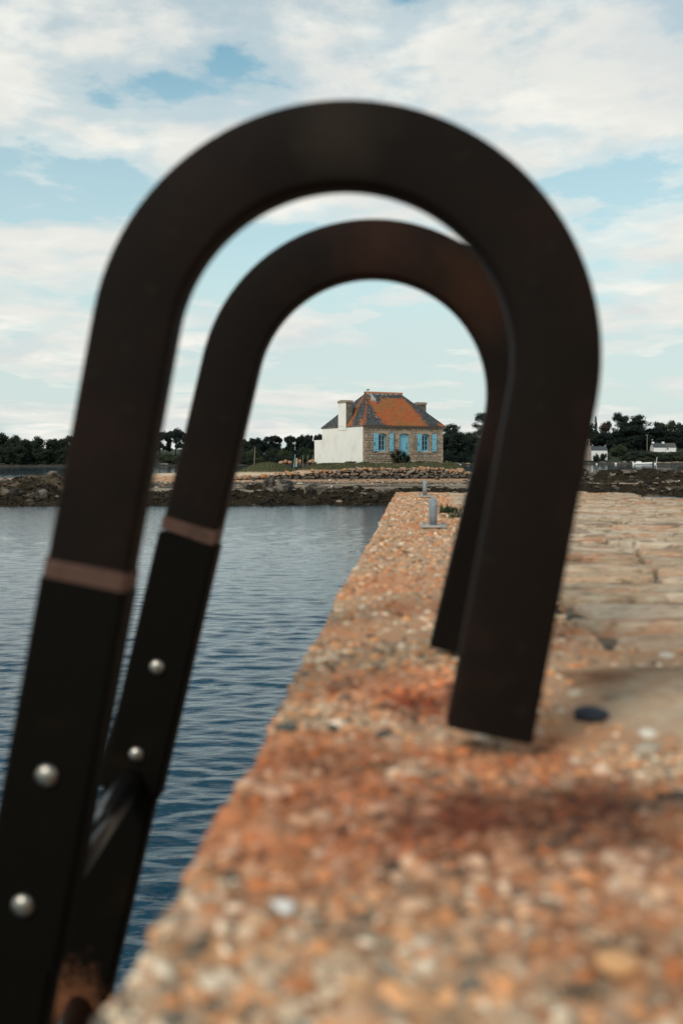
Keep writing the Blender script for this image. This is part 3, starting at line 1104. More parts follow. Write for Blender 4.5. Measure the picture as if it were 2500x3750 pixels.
M['step'] = mat('step_stone', (0.36, 0.29, 0.22), 0.92, layers=[(6, 0.5, 0.7, (0.2, 0.165, 0.12), 0.6)], bump=[(16, 0.5, 0.02)])


def front_a(px):
    """distance along the front wall of the point seen at column px"""
    r = (px - 1250) / LENS_PX
    return (r * HC.y - HC.x) / (FX.x - FX.y * r)


def front_z(px, py):
    a = front_a(px)
    d = HC.y + FX.y * a
    return EYE + (1685 - py) / LENS_PX * d


EAVE = 4.60
house = empty('stone_house', (HC.x, HC.y, 0), HB)
tag(house, 'small stone house with lichened slate hip roof, white gable and blue shutters', 'house')
WT = 0.50


def hbuild(mb, name, m, parent=None, **kw):
    return mb.build(name, m, parent or house, **kw)


OPEN = []      # a0, a1, z0, spring, top
w1 = (front_a(1384), front_a(1413.5))
dr = (front_a(1461), front_a(1496.5))
w2 = (front_a(1542), front_a(1571))
zt1, zb1 = front_z(1400, 1588), front_z(1400, 1653)
zt2, zb2 = front_z(1556, 1588), front_z(1556, 1653)
ztd, zbd = front_z(1478, 1587), front_z(1478, 1685)
zt1 = zt2 = (zt1 + zt2) / 2
zb1 = zb2 = (zb1 + zb2) / 2
OPEN = [(w1[0], w1[1], zb1, zt1 - 0.10, zt1), (dr[0], dr[1], zbd, ztd - 0.10, ztd), (w2[0], w2[1], zb2, zt2 - 0.10, zt2)]


def arch_z(o, a):
    a0, a1, z0, sp, tp = o
    t = (a - (a0 + a1) / 2) / ((a1 - a0) / 2)
    return sp + (tp - sp) * (1 - t * t)


def build_front_wall():
    mb = MB()
    cuts = [0.0]
    for o in OPEN:
        cuts += list(np.linspace(o[0], o[1], 9))
    cuts.append(HL)
    z0 = HZ - 0.6
    for i in range(len(cuts) - 1):
        a, b = cuts[i], cuts[i + 1]
        c = (a + b) / 2
        op = next((o for o in OPEN if o[0] < c < o[1]), None)
        if op is None:
            mb.box(a, b, 0, WT, z0, EAVE)
        else:
            mb.box(a, b, 0, WT, z0, op[2])
            za, zb = arch_z(op, a), arch_z(op, b)
            mb.add([(a, 0, za), (b, 0, zb), (b, WT, zb), (a, WT, za), (a, 0, EAVE), (b, 0, EAVE), (b, WT, EAVE), (a, WT, EAVE)],
                   [(0, 3, 2, 1), (4, 5, 6, 7), (0, 1, 5, 4), (2, 3, 7, 6)])
    wall = hbuild(mb, 'front_wall', M['house_mortar'])
    shapes = [hull_mesh('stone', 100 + i, 26, 1, 0.05, 0.35) for i in range(12)]
    for s in shapes:
        s.materials.append(M['house_stone'])
    dshapes = [hull_mesh('dressed_stone', 130 + i, 60, 1, 0.03, 0.16) for i in range(4)]
    for s in dshapes:
        s.materials.append(M['dressed'])
    r_ = random.Random(31)
    keep = []            # rectangles taken by dressed blocks

    def block(a0, a1, zz0, zz1, shp, nm, d=0.045):
        k = 1.0 if shp is dshapes else 0.97
        link(nm, shp[r_.randrange(len(shp))], None, wall, ((a0 + a1) / 2, 0.0, (zz0 + zz1) / 2), (0, 0, 0),
             ((a1 - a0) / 2 * k, d * r_.uniform(0.8, 1.15), (zz1 - zz0) / 2 * k))
    # quoins at both ends
    for side in (0, 1):
        z = HZ - 0.15
        i = 0
        while z < EAVE - 0.12:
            h = min(r_.uniform(0.26, 0.40), EAVE - 0.03 - z)
            w = (0.26, 0.55)[(i + side) % 2] * r_.uniform(0.85, 1.15)
            if side == 0:
                w *= 0.7
            a0, a1 = (0.01, w) if side == 0 else (HL - w, HL - 0.01)
            block(a0, a1, z, z + h, dshapes, 'quoin')
            keep.append((a0, a1, z, z + h))
            z += h
            i += 1
    for o in OPEN:
        a0, a1, z0_, sp, tp = o
        for side in (0, 1):
            z = z0_ - (0.0 if z0_ > 2.3 else 0.05)
            i = r_.randrange(2)
            while z < sp - 0.03:
                h = min(r_.uniform(0.26, 0.46), sp - z)
                w = (0.15, 0.33)[i % 2] * r_.uniform(0.9, 1.1)
                b0, b1 = (a0 - w, a0 - 0.005) if side == 0 else (a1 + 0.005, a1 + w)
                block(b0, b1, z, z + h, dshapes, 'jamb_stone')
                keep.append((b0, b1, z, z + h))
                z += h
                i += 1
        # arch stones with a curved underside
        nb = 5
        ext = 0.17
        tops = tp + 0.26
        xs = np.linspace(a0 - ext, a1 + ext, nb + 1)
        for k in range(nb):
            x0, x1 = xs[k] + 0.006, xs[k + 1] - 0.006
            lo = [(x, arch_z(o, x) if a0 <= x <= a1 else sp) for x in np.linspace(x0, x1, 5)]
            up = tops + (0.06 if k == nb // 2 else 0.0) - 0.035 * abs(k - 2)
            poly = [(x, -0.035 - 0.008 * (k % 2), z) for x, z in lo] + [(x1, -0.035 - 0.008 * (k % 2), up), (x0, -0.035 - 0.008 * (k % 2), up)]
            mb2 = MB().prism(poly, (0, 0.10, 0))
            hbuild(mb2, 'arch_stone', M['dressed'], wall)
        keep.append((a0 - ext, a1 + ext, sp, tops))
        keep.append((a0, a1, z0_ - 0.05, tp))
        if z0_ > 2.3:          # sill stone of a window
            MB().box(a0 - 0.16, a1 + 0.20, -0.07, 0.18, z0_ - 0.15, z0_).build('window_sill', M['dressed'], wall, bevel=0.012)
            keep.append((a0 - 0.16, a1 + 0.20, z0_ - 0.15, z0_))
    # rubble between them, course by course
    z = HZ - 0.22
    while z < EAVE - 0.05:
        h = min(r_.uniform(0.13, 0.23), EAVE - 0.01 - z)
        a = 0.02
        while a < HL - 0.02:
            w = r_.uniform(0.18, 0.46)
            b = min(a + w, HL)
            zc = z + h / 2
            hit = [k for k in keep if k[2] < zc < k[3] and k[0] < b and k[1] > a]
            if hit:
                k = min(hit, key=lambda q: q[0])
                if k[0] - a > 0.09:
                    b = k[0]
                else:
                    a = max(k[1], a + 0.01)
                    continue
            if b - a > 0.07:
                if r_.random() < 0.22 and h > 0.17:
                    m_ = z + h * r_.uniform(0.4, 0.6)
                    block(a, b, z, m_, shapes, 'stone')
                    block(a, b, m_, z + h, shapes, 'stone')
                else:
                    block(a, b, z + r_.uniform(-.012, .012), z + h + r_.uniform(-.012, .012), shapes, 'stone')
            a = b
        z += h
    return wall


front_wall = build_front_wall()
# gable, rear and right walls
hbuild(MB().box(-0.035, -0.003, -0.03, HD, HZ - 0.6, EAVE - 0.002), 'gable_wall', M['limewash'])
hbuild(MB().box(-0.002, WT - 0.05, WT + 0.002, HD, HZ - 0.6, EAVE), 'gable_core', M['house_mortar'])
hbuild(MB().box(HL - WT, HL - 0.002, WT + 0.002, HD, HZ - 0.6, EAVE), 'side_wall', M['house_mortar'])
hbuild(MB().box(WT, HL - WT, HD - WT, HD - 0.002, HZ - 0.6, EAVE), 'rear_wall', M['limewash'])
# low white annexe continuing the gable
hbuild(MB().box(-0.037, 2.2, HD + 0.002, HD + 1.45, HZ - 0.6, 3.62), 'annexe_wall', M['limewash'])


def slate_material():
    m = mat('lichened_slate', attr=True, rough=0.8, spec=0.35, bump=[(25, 0.4, 0.01)])
    N, L = m.node_tree.nodes, m.node_tree.links
    p = N['Principled BSDF']
    cur = p.inputs['Base Color'].links[0].from_socket
    geo = N.new('ShaderNodeNewGeometry')
    at = N.new('ShaderNodeAttribute')
    at.attribute_name = 'Lich'
    sp = N.new('ShaderNodeSeparateColor')
    L.new(at.outputs['Color'], sp.inputs[0])

    def nz(scale, detail=6, rough=0.65):
        n = N.new('ShaderNodeTexNoise')
        n.inputs['Scale'].default_value = scale
        n.inputs['Detail'].default_value = detail
        n.inputs['Roughness'].default_value = rough
        L.new(geo.outputs['Position'], n.inputs['Vector'])
        return n.outputs['Fac']

    def ma(op, a, b):
        n = N.new('ShaderNodeMath')
        n.operation = op
        for i, q in enumerate((a, b)):
            if isinstance(q, float):
                n.inputs[i].default_value = q
            else:
                L.new(q, n.inputs[i])
        return n.outputs[0]

    def mr(v, lo, hi):
        n = N.new('ShaderNodeMapRange')
        n.interpolation_type = 'SMOOTHSTEP'
        n.inputs['From Min'].default_value = lo
        n.inputs['From Max'].default_value = hi
        L.new(v, n.inputs['Value'])
        return n.outputs[0]

    def mix(f, a, b):
        n = N.new('ShaderNodeMix')
        n.data_type = 'RGBA'
        L.new(f, n.inputs[0])
        for i, q in ((6, a), (7, b)):
            if isinstance(q, tuple):
                n.inputs[i].default_value = (*q, 1)
            else:
                L.new(q, n.inputs[i])
        return n.outputs[2]
    spk = mr(nz(6.0, 4), 0.61, 0.68)
    cur = mix(spk, cur, (0.33, 0.31, 0.26))
    orange = mix(mr(nz(0.75, 5), 0.42, 0.60), (0.43, 0.105, 0.026), (0.34, 0.13, 0.035))
    orange = mix(mr(nz(7.0, 6, 0.75), 0.50, 0.66), orange, (0.12, 0.055, 0.028))
    orange = mix(mr(nz(7.0, 2), 0.70, 0.74), orange, (0.55, 0.45, 0.33))
    sc = ma('ADD', sp.outputs[0], ma('MULTIPLY', ma('SUBTRACT', nz(3.2, 9, 0.78), 0.5), 0.95))
    cur = mix(ma('MULTIPLY', mr(sc, 0.46, 0.60), 0.93), cur, orange)
    wsc = ma('ADD', sp.outputs[1], ma('MULTIPLY', ma('SUBTRACT', nz(5.0, 5), 0.5), 1.3))
    cur = mix(ma('MULTIPLY', mr(wsc, 0.42, 0.75), 0.85), cur, (0.48, 0.46, 0.41))
    L.new(cur, p.inputs['Base Color'])
    return m


def build_roof():
    OV = 0.16
    zr = 7.30
    OG = 0.05
    E = [Vector((-OG, -OV, EAVE)), Vector((HL + OV, -OV, EAVE)), Vector((HL + OV, HD + OV, EAVE)), Vector((-OG, HD + OV, EAVE))]
    A, B = Vector((2.14, HD / 2, zr)), Vector((5.20, HD / 2, zr))
    core = MB()
    dn = Vector((0, 0, -0.05))
    vs = [e + dn for e in E] + [A + dn, B + dn]
    core.add(vs, [(0, 1, 5, 4), (1, 2, 5), (2, 3, 4, 5), (3, 0, 4), (3, 2, 1, 0)])
    roof = hbuild(core, 'roof', M['zinc'])
    g = np.random.default_rng(41)
    VV, FF, CC, LI = [], [], [], []

    def add_face(P0, P1, T0, T1, colour):
        """slates on the slope with eave P0-P1 and top T0-T1"""
        ev = (P1 - P0)
        el = ev.length
        e = ev / el
        nrm = e.cross((T0 - P0)).normalized()
        upv = nrm.cross(e).normalized()
        ht = (T0 - P0).dot(upv)
        tl, tr = (T0 - P0).dot(e), (T1 - P0).dot(e)
        rh, sw = 0.135, 0.21
        nrow = int(ht / rh)
        for i in range(nrow + 1):
            t0, t1 = i * rh, min((i + 1.15) * rh, ht)
            if t1 - t0 < 0.02:
                continue
            l0, l1 = tl * t0 / ht, tl * t1 / ht
            r0, r1 = el + (tr - el) * t0 / ht, el + (tr - el) * t1 / ht
            s = -g.random() * sw
            while s < r0:
                s2 = s + sw * g.uniform(0.85, 1.15)
                a0, b0 = max(s + 0.004, l0), min(s2 - 0.004, r0)
                a1, b1 = max(s + 0.004, l1), min(s2 - 0.004, r1)
                if b0 - a0 > 0.02:
                    if b1 < a1:
                        a1 = b1 = min(max((a0 + b0) / 2, l1), r1)
                    j = g.normal(0, 0.006)
                    lift0, lift1 = 0.020 + abs(g.normal(0, 0.005)), 0.006
                    q = [P0 + e * a0 + upv * (t0 + j) + nrm * lift0, P0 + e * b0 + upv * (t0 + j) + nrm * lift0,
                         P0 + e * b1 + upv * t1 + nrm * lift1, P0 + e * a1 + upv * t1 + nrm * lift1,
                         P0 + e * a0 + upv * (t0 + j) - nrm * 0.01, P0 + e * b0 + upv * (t0 + j) - nrm * 0.01]
                    b = len(VV)
                    VV.extend([tuple(x) for x in q])
                    FF.append((b, b + 1, b + 2, b + 3))
                    FF.append((b + 4, b + 5, b + 1, b))
                    sc = (a0 + b0) / 2
                    fr = (sc - l0) / max(r0 - l0, 0.01)
                    c, (ls, ws) = colour(fr, t0 / ht, sc, t0)
                    CC.extend([c] * 6)
                    LI.extend([(min(max(ls * 0.25 + 0.5, 0), 1), min(max(ws, 0), 1), 0, 1)] * 6)
                s = s2

    def slate_c():
        k = g.uniform(0.7, 1.3)
        return np.array([0.056, 0.058, 0.060]) * k

    # each slate carries its own grey; scores say how far lichen and droppings have spread there
    def front_c(fr, t, s, y):
        lb = np.interp(t, [0, 0.85, 1.0], [0.26, 0.02, -0.1])
        rb = np.interp(t, [0, 0.8, 1.0], [0.78, 0.90, 1.1])
        top = 0.84 - 0.20 * max(0, 1 - abs(fr - 0.24) / 0.13)
        sc = min((fr - lb) / 0.10, (rb - fr) / 0.12, (top - t) / 0.12)
        sc = max(sc, (0.035 - fr) / 0.03 * 0.6, 0.8 * min((0.07 - t) / 0.05, (fr - 0.92) / 0.04))
        wh = max(min((t - 0.60) / 0.2, 1 - abs(fr - 0.14 - 0.15 * (1 - t)) / 0.09), (t - 0.80) / 0.2 * 0.75)
        return slate_c(), (sc, wh)

    def left_c(fr, t, s, y):
        c = 0.66 - 0.10 * t
        sc = min((0.085 - abs(fr - c)) / 0.06, (0.88 - t) / 0.1)
        sc = max(sc, min((0.16 - t) / 0.1, (fr - 0.90) / 0.05))
        return slate_c(), (sc, 0.0)
    add_face(E[0], E[1], A, B, front_c)
    add_face(E[3], E[0], A, A, left_c)
    add_face(E[1], E[2], B, B, left_c)
    add_face(E[2], E[3], B, A, lambda *a: (slate_c(), (-1, 0)))
    me = mesh('slates', VV, FF, False, np.array(CC))
    at = me.color_attributes.new('Lich', 'FLOAT_COLOR', 'POINT')
    at.data.foreach_set('color', np.array(LI).ravel())
    o = link('slates', me, slate_material(), roof)
    o['kind'] = 'stuff'
    # ridge tiles, one by one
    n = 10
    L = (B - A).length + 0.30
    for i in range(n):
        x0 = A.x - 0.15 + L * i / n
        x1 = x0 + L / n + 0.025
        mb = MB()
        k = 7
        v = []
        for x, rr in ((x0, 0.115), (x1, 0.135)):
            for j in range(k):
                a = math.radians(-20 + 220 * j / (k - 1))
                v.append((x, HD / 2 + rr * math.cos(a) * 1.05, zr - 0.035 + rr * math.sin(a)))
        for x, rr in ((x0, 0.098), (x1, 0.118)):
            for j in range(k):
                a = math.radians(-20 + 220 * j / (k - 1))
                v.append((x, HD / 2 + rr * math.cos(a) * 1.05, zr - 0.035 + rr * math.sin(a)))
        f = []
        for j in range(k - 1):
            f.append((j, j + 1, k + j + 1, k + j))
            f.append((2 * k + j, 3 * k + j, 3 * k + j + 1, 2 * k + j + 1))
            f.append((j, 2 * k + j, 2 * k + j + 1, j + 1))
            f.append((k + j, k + j + 1, 3 * k + j + 1, 3 * k + j))
        mb.add(v, f)
        hbuild(mb, 'ridge_tile', M['terracotta'], roof)
    # eaves board and gutter
    hbuild(MB().box(-OG + 0.01, HL + OV - 0.01, -OV - 0.035, -OV + 0.02, EAVE - 0.10, EAVE - 0.015), 'gutter', M['zinc'], roof)
    hbuild(MB().box(-OG - 0.02, -OG + 0.03, -OV + 0.03, 2.60, EAVE - 0.09, EAVE - 0.02), 'eaves_board', M['zinc'], roof)
    hbuild(MB().box(-OG - 0.02, -OG + 0.03, 3.94, HD + OV, EAVE - 0.09, EAVE - 0.02), 'eaves_board', M['zinc'], roof)
    # chimneys
    for (x0, x1, y0, y1, zt, face) in ((-0.060, 0.50, 2.62, 3.92, 6.42, 1), (HL - 0.50, HL + 0.03, 2.52, 3.45, 6.42, 0)):
        ch = hbuild(MB().box(x0 + 0.012, x1, y0, y1, EAVE - 0.25, zt), 'chimney', M['render_grey'], roof)
        if face:
            hbuild(MB().box(x0 - 0.004, x0 + 0.010, y0 - 0.004, y1 + 0.004, EAVE - 0.3, zt - 0.003), 'chimney_face', M['limewash'], roof)
        mb = MB()
        n = 10
        cap = []
        for k in range(n + 1):
            t = k / n
            y = y0 - 0.06 + (y1 - y0 + 0.12) * t
            cap.append((x0 - 0.05, y, zt + 0.15 + 0.07 * (1 - (2 * t - 1) ** 2)))
        poly = [(x0 - 0.05, y0 - 0.06, zt + 0.002)] + cap + [(x0 - 0.05, y1 + 0.06, zt + 0.002)]
        mb.prism(poly, (x1 - x0 + 0.10, 0, 0))
        hbuild(mb, 'chimney_cap', M['cap_stone'], roof)
    return roof


roof = build_roof()


def build_openings():
    for wi in (0, 2):
        o = OPEN[wi]
        a0, a1, z0, sp, tp = o
        dep = 0.14
        win = hbuild(MB().box(a0, a1, dep + 0.06, dep + 0.08, z0, tp), 'window', M['pane'])
        fr = MB()
        b = 0.055
        fr.box(a0 + 0.002, a0 + b, dep, dep + 0.05, z0 + 0.002, sp)
        fr.box(a1 - b, a1 - 0.002, dep, dep + 0.05, z0 + 0.002, sp)
        fr.box(a0 + b, a1 - b, dep + 0.002, dep + 0.05, z0 + 0.002, z0 + 0.07)
        top = [(x, dep + 0.001, arch_z(o, x) - 0.002) for x in np.linspace(a0 + 0.004, a1 - 0.004, 9)]
        fr.prism([(a0 + 0.004, dep + 0.001, sp - 0.04)] + top + [(a1 - 0.004, dep + 0.001, sp - 0.04)], (0, 0.048, 0))
        hbuild(fr, 'window_frame', M['blue'], win)
        mid = (a0 + a1) / 2
        for (s0, s1) in ((a0 + b + 0.002, mid - 0.004), (mid + 0.004, a1 - b - 0.002)):
            sash = MB()
            y0, y1 = dep + 0.006, dep + 0.046
            z1, z2 = z0 + 0.072, sp - 0.042
            sash.box(s0, s0 + 0.035, y0, y1, z1, z2)
            sash.box(s1 - 0.035, s1, y0, y1, z1, z2)
            sash.box(s0 + 0.035, s1 - 0.035, y0, y1, z1, z1 + 0.05)
            sash.box(s0 + 0.035, s1 - 0.035, y0, y1, z2 - 0.04, z2)
            for k in (1, 2):
                zc = z1 + (z2 - z1) * k / 3
                sash.box(s0 + 0.035, s1 - 0.035, y0 + 0.004, y1 - 0.004, zc - 0.013, zc + 0.013)
            hbuild(sash, 'sash', M['blue'], win)
        hbuild(MB().box(a0 - 0.02, a1 + 0.02, -0.02, dep - 0.002, z0 + 0.001, z0 + 0.035), 'sill_board', M['blue'], win)
    # shutters
    spans = ((1365, 1382.5, 1, 1588, 1654), (1422.7, 1438.2, 0, 1588, 1654), (1524.7, 1541.2, 1, 1588, 1654), (1579, 1596, 0, 1588, 1654))
    for (p0, p1, left, t_, b_) in spans:
        a0, a1 = front_a(p0), front_a(p1)
        zb_, ztp = zb1 + 0.0, zt1 + 0.02
        sh = empty('shutter', (0, 0, 0))
        sh.parent = house
        y0 = -0.115
        n = 4
        for k in range(n):
            x0 = a0 + (a1 - a0) * k / n + 0.003
            x1 = a0 + (a1 - a0) * (k + 1) / n - 0.003

            def topz(x):
                t = (x - a0) / (a1 - a0)
                t = t if left else 1 - t
                return ztp - 0.075 * t * t
            mb = MB()
            mb.prism([(x0, y0, zb_), (x1, y0, zb_), (x1, y0, topz(x1)), (x0, y0, topz(x0))], (0, 0.028, 0))
            hbuild(mb, 'plank', M['blue'], sh)
        za, zb2_ = zb_ + 0.20, ztp - 0.36
        for zc in (za, zb2_):
            hbuild(MB().box(a0 + 0.02, a1 - 0.004, y0 - 0.026, y0 - 0.001, zc - 0.05, zc + 0.05), 'batten', M['blue'], sh)
        xa, xb = (a0 + 0.05, a1 - 0.06) if left else (a1 - 0.05, a0 + 0.06)
        mb = MB()
        dx = 0.035
        mb.prism([(xa - dx, y0 - 0.022, zb2_ - 0.051), (xa + dx, y0 - 0.022, zb2_ - 0.051), (xb + dx, y0 - 0.022, za + 0.051), (xb - dx, y0 - 0.022, za + 0.051)], (0, 0.0215, 0))
        hbuild(mb, 'brace', M['blue'], sh)
        hx = a1 + 0.015 if left else a0 - 0.015
        for zc in (za, zb2_):
            hbuild(MB().box(hx - 0.03, hx + 0.03, -0.10, 0.01, zc - 0.03, zc + 0.03), 'hinge', M['iron'], sh)
        bx = a0 + 0.06 if left else a1 - 0.06
        if left:
            hbuild(MB().box(bx - 0.014, bx + 0.014, y0 - 0.045, y0 - 0.003, (za + zb2_) / 2 - 0.16, (za + zb2_) / 2 + 0.08), 'latch', M['iron'], sh)
        else:
            hbuild(MB().box(bx - 0.012, bx + 0.012, y0 - 0.03, y0 - 0.003, (za + zb2_) / 2 - 0.02, (za + zb2_) / 2 + 0.02), 'latch', M['iron'], sh)
    # door
    o = OPEN[1]
    a0, a1, z0, sp, tp = o
    dep = 0.10
    door = empty('door')
    door.parent = house
    fr = MB()
    fr.box(a0 + 0.002, a0 + 0.05, dep, dep + 0.06, z0 + 0.002, sp)
    fr.box(a1 - 0.07, a1 - 0.002, dep - 0.03, dep + 0.06, z0 + 0.002, sp)
    top = [(x, dep, arch_z(o, x) - 0.002) for x in np.linspace(a0 + 0.004, a1 - 0.004, 9)]
    fr.prism([(a0 + 0.004, dep, sp - 0.10)] + top + [(a1 - 0.004, dep, sp - 0.10)], (0, 0.058, 0))
    hbuild(fr, 'door_frame', M['blue'], door)
    n = 6
    d0, d1 = a0 + 0.052, a1 - 0.072
    for k in range(n):
        x0, x1 = d0 + (d1 - d0) * k / n + 0.001, d0 + (d1 - d0) * (k + 1) / n - 0.001
        hbuild(MB().box(x0, x1, dep + 0.022, dep + 0.052, z0 + 0.003, sp - 0.102), 'plank', M['blue'], door)
    hbuild(MB().box(d0 + 0.002, d1 - 0.002, dep + 0.004, dep + 0.021, z0 + 0.004, z0 + 0.13), 'kick_board', M['blue'], door)
    hbuild(MB().box(d0 + 0.002, d1 - 0.002, dep + 0.002, dep + 0.0215, sp - 0.16, sp - 0.104), 'drip_rail', M['blue'], door)
    zc = z0 + 0.95
    hbuild(MB().box(d1 - 0.09, d1 - 0.05, dep - 0.012, dep + 0.021, zc - 0.12, zc + 0.12), 'door_handle', M['iron'], door)
    hbuild(MB().box(d1 - 0.085, d1 - 0.06, dep - 0.008, dep + 0.021, zc + 0.22, zc + 0.36), 'lock', M['iron'], door)
    # steps
    am = (a0 + a1) / 2 + 0.25
    st = empty('doorstep')
    st.parent = house
    for k, (w, yy, zt) in enumerate(((0.62, -0.34, z0 - 0.02), (0.78, -0.66, z0 - 0.20), (0.92, -0.98, z0 - 0.38))):
        MB().box(am - w + 0.08, am + w, yy, yy + 0.34 if k else -0.05, zt - 0.16, zt).build('step', M['step'], st, bevel=0.02)


build_openings()


# ------------------------------------------------------------------ gull on the ridge
def build_gull():
    p = Vector((HC.x, HC.y, 0)) + FX * 2.32 + SX * (HD / 2)
    root = empty('gull', (p.x, p.y, 7.385), 0)
    root.scale = (0.72, 0.72, 0.72)
    tag(root, 'black backed gull standing on the left end of the roof ridge', 'gull')
    mw = mat('gull_white', (0.72, 0.71, 0.68), 0.8)
    mk = mat('gull_black', (0.018, 0.018, 0.020), 0.7)
    my = mat('gull_yellow', (0.55, 0.33, 0.10), 0.6)
    # body, neck and head as one lofted surface along +x
    prof = [(-0.20, 0.135, 0.006, 0.010), (-0.14, 0.145, 0.030, 0.030), (-0.07, 0.155, 0.062, 0.060), (0.0, 0.160, 0.074, 0.074), (0.07, 0.170, 0.068, 0.072),
            (0.115, 0.200, 0.045, 0.052), (0.140, 0.245, 0.033, 0.036), (0.160, 0.280, 0.036, 0.037), (0.185, 0.290, 0.032, 0.030), (0.212, 0.284, 0.010, 0.010)]
    mb = MB()
    seg = 12
    for (x, z, ry, rz) in prof:
        for k in range(seg):
            a = 2 * math.pi * k / seg
            mb.v.append((x, ry * math.cos(a), z + rz * math.sin(a)))
    for i in range(len(prof) - 1):
        for k in range(seg):
            k2 = (k + 1) % seg
            mb.f.append((i * seg + k, (i + 1) * seg + k, (i + 1) * seg + k2, i * seg + k2))
    mb.f.append(tuple(range(seg)))
    mb.f.append(tuple((len(prof) - 1) * seg + k for k in range(seg))[::-1])
    mb.build('body', mw, root, True)
    for s in (-1, 1):
        w = MB()
        sec = [(-0.27, 0.132, 0.004), (-0.19, 0.150, 0.030), (-0.08, 0.165, 0.060), (0.02, 0.175, 0.074), (0.085, 0.185, 0.060)]
        for (x, z, r) in sec:
            for k in range(6):
                a = math.radians(-25 + 105 * k / 5)
                w.v.append((x, s * (r + 0.012) * math.cos(a), z + (r + 0.014) * math.sin(a)))
        for i in range(4):
            for k in range(5):
                w.f.append((i * 6 + k, i * 6 + k + 1, (i + 1) * 6 + k + 1, (i + 1) * 6 + k))
        o = w.build('wing', mk, root, True)
        sm = o.modifiers.new('thickness', 'SOLIDIFY')
        sm.thickness = 0.006
        MB().tube([(0.0, s * 0.028, 0.0), (0.005, s * 0.028, 0.10)], 0.006, 6).build('leg', my, root)
        eye = MB()
        eye.lathe([(0.006, -0.003), (0.006, 0.003)], 6, (0.178, s * 0.033, 0.298))
        eye.build('eye', mk, root)
    bk = MB()
    bk.tube([(0.205, 0, 0.285), (0.24, 0, 0.282), (0.258, 0, 0.272)], [0.011, 0.009, 0.002], 6)
    bk.build('beak', my, root)


build_gull()

# ================================================================== ISLET THINGS
WALLC = [(0.22, 0.17, 0.125), (0.15, 0.125, 0.10), (0.30, 0.225, 0.16), (0.19, 0.16, 0.13), (0.11, 0.095, 0.08), (0.26, 0.20, 0.15)]
M['wall_stone'] = mat('wall_stone', rnd=WALLC, rough=0.92, layers=[(4, 0.5, 0.7, (0.10, 0.085, 0.07), 0.5), (6, 0.60, 0.70, (0.36, 0.17, 0.075), 0.5)], bump=[(12, 0.5, 0.03)])
M['wall_top'] = mat('wall_top_stone', rnd=[(0.36, 0.26, 0.18), (0.40, 0.215, 0.11), (0.31, 0.25, 0.19), (0.42, 0.20, 0.085), (0.36, 0.29, 0.22)], rough=0.92,
                    layers=[(4, 0.5, 0.65, (0.42, 0.17, 0.055), 0.6), (9, 0.55, 0.7, (0.2, 0.17, 0.13), 0.5)], bump=[(12, 0.5, 0.03)])
M['wall_low'] = mat('wall_low_stone', rnd=[(0.085, 0.075, 0.06), (0.12, 0.10, 0.08), (0.065, 0.06, 0.05), (0.15, 0.125, 0.10)], rough=0.9, layers=[(5, 0.5, 0.7, (0.04, 0.04, 0.03), 0.6)], bump=[(12, 0.5, 0.03)])
M['boulder'] = mat('boulder', rnd=[(0.15, 0.125, 0.10), (0.12, 0.10, 0.08), (0.18, 0.145, 0.115)], rough=0.85, layers=[(1.6, 0.44, 0.54, (0.016, 0.014, 0.010), 0.95), (7, 0.55, 0.7, (0.26, 0.22, 0.17), 0.4)], bump=[(7, 0.5, 0.05)])
M['seaweed'] = mat('seaweed', (0.012, 0.0095, 0.0055), 0.7, layers=[(2.0, 0.42, 0.60, (0.048, 0.032, 0.014), 0.8)], spec=0.2)
M['grass'] = mat('grass', attr=True, rough=0.9)

M['gap_shade'] = mat('gap_shade_core', (0.03, 0.025, 0.02), 1.0, spec=0.05)  # near-black wall core: shade in the gaps between stones, put into the colour
WALL_PTS = [(870, 66.4, 0.30), (1000, 67.0, 0.42), (1110, 67.4, 0.50), (1180, 67.7, 0.70), (1330, 68.0, 0.80), (1500, 68.6, 0.82), (1620, 69.1, 0.80), (1680, 69.6, 0.62), (1722, 70.2, 0.42)]


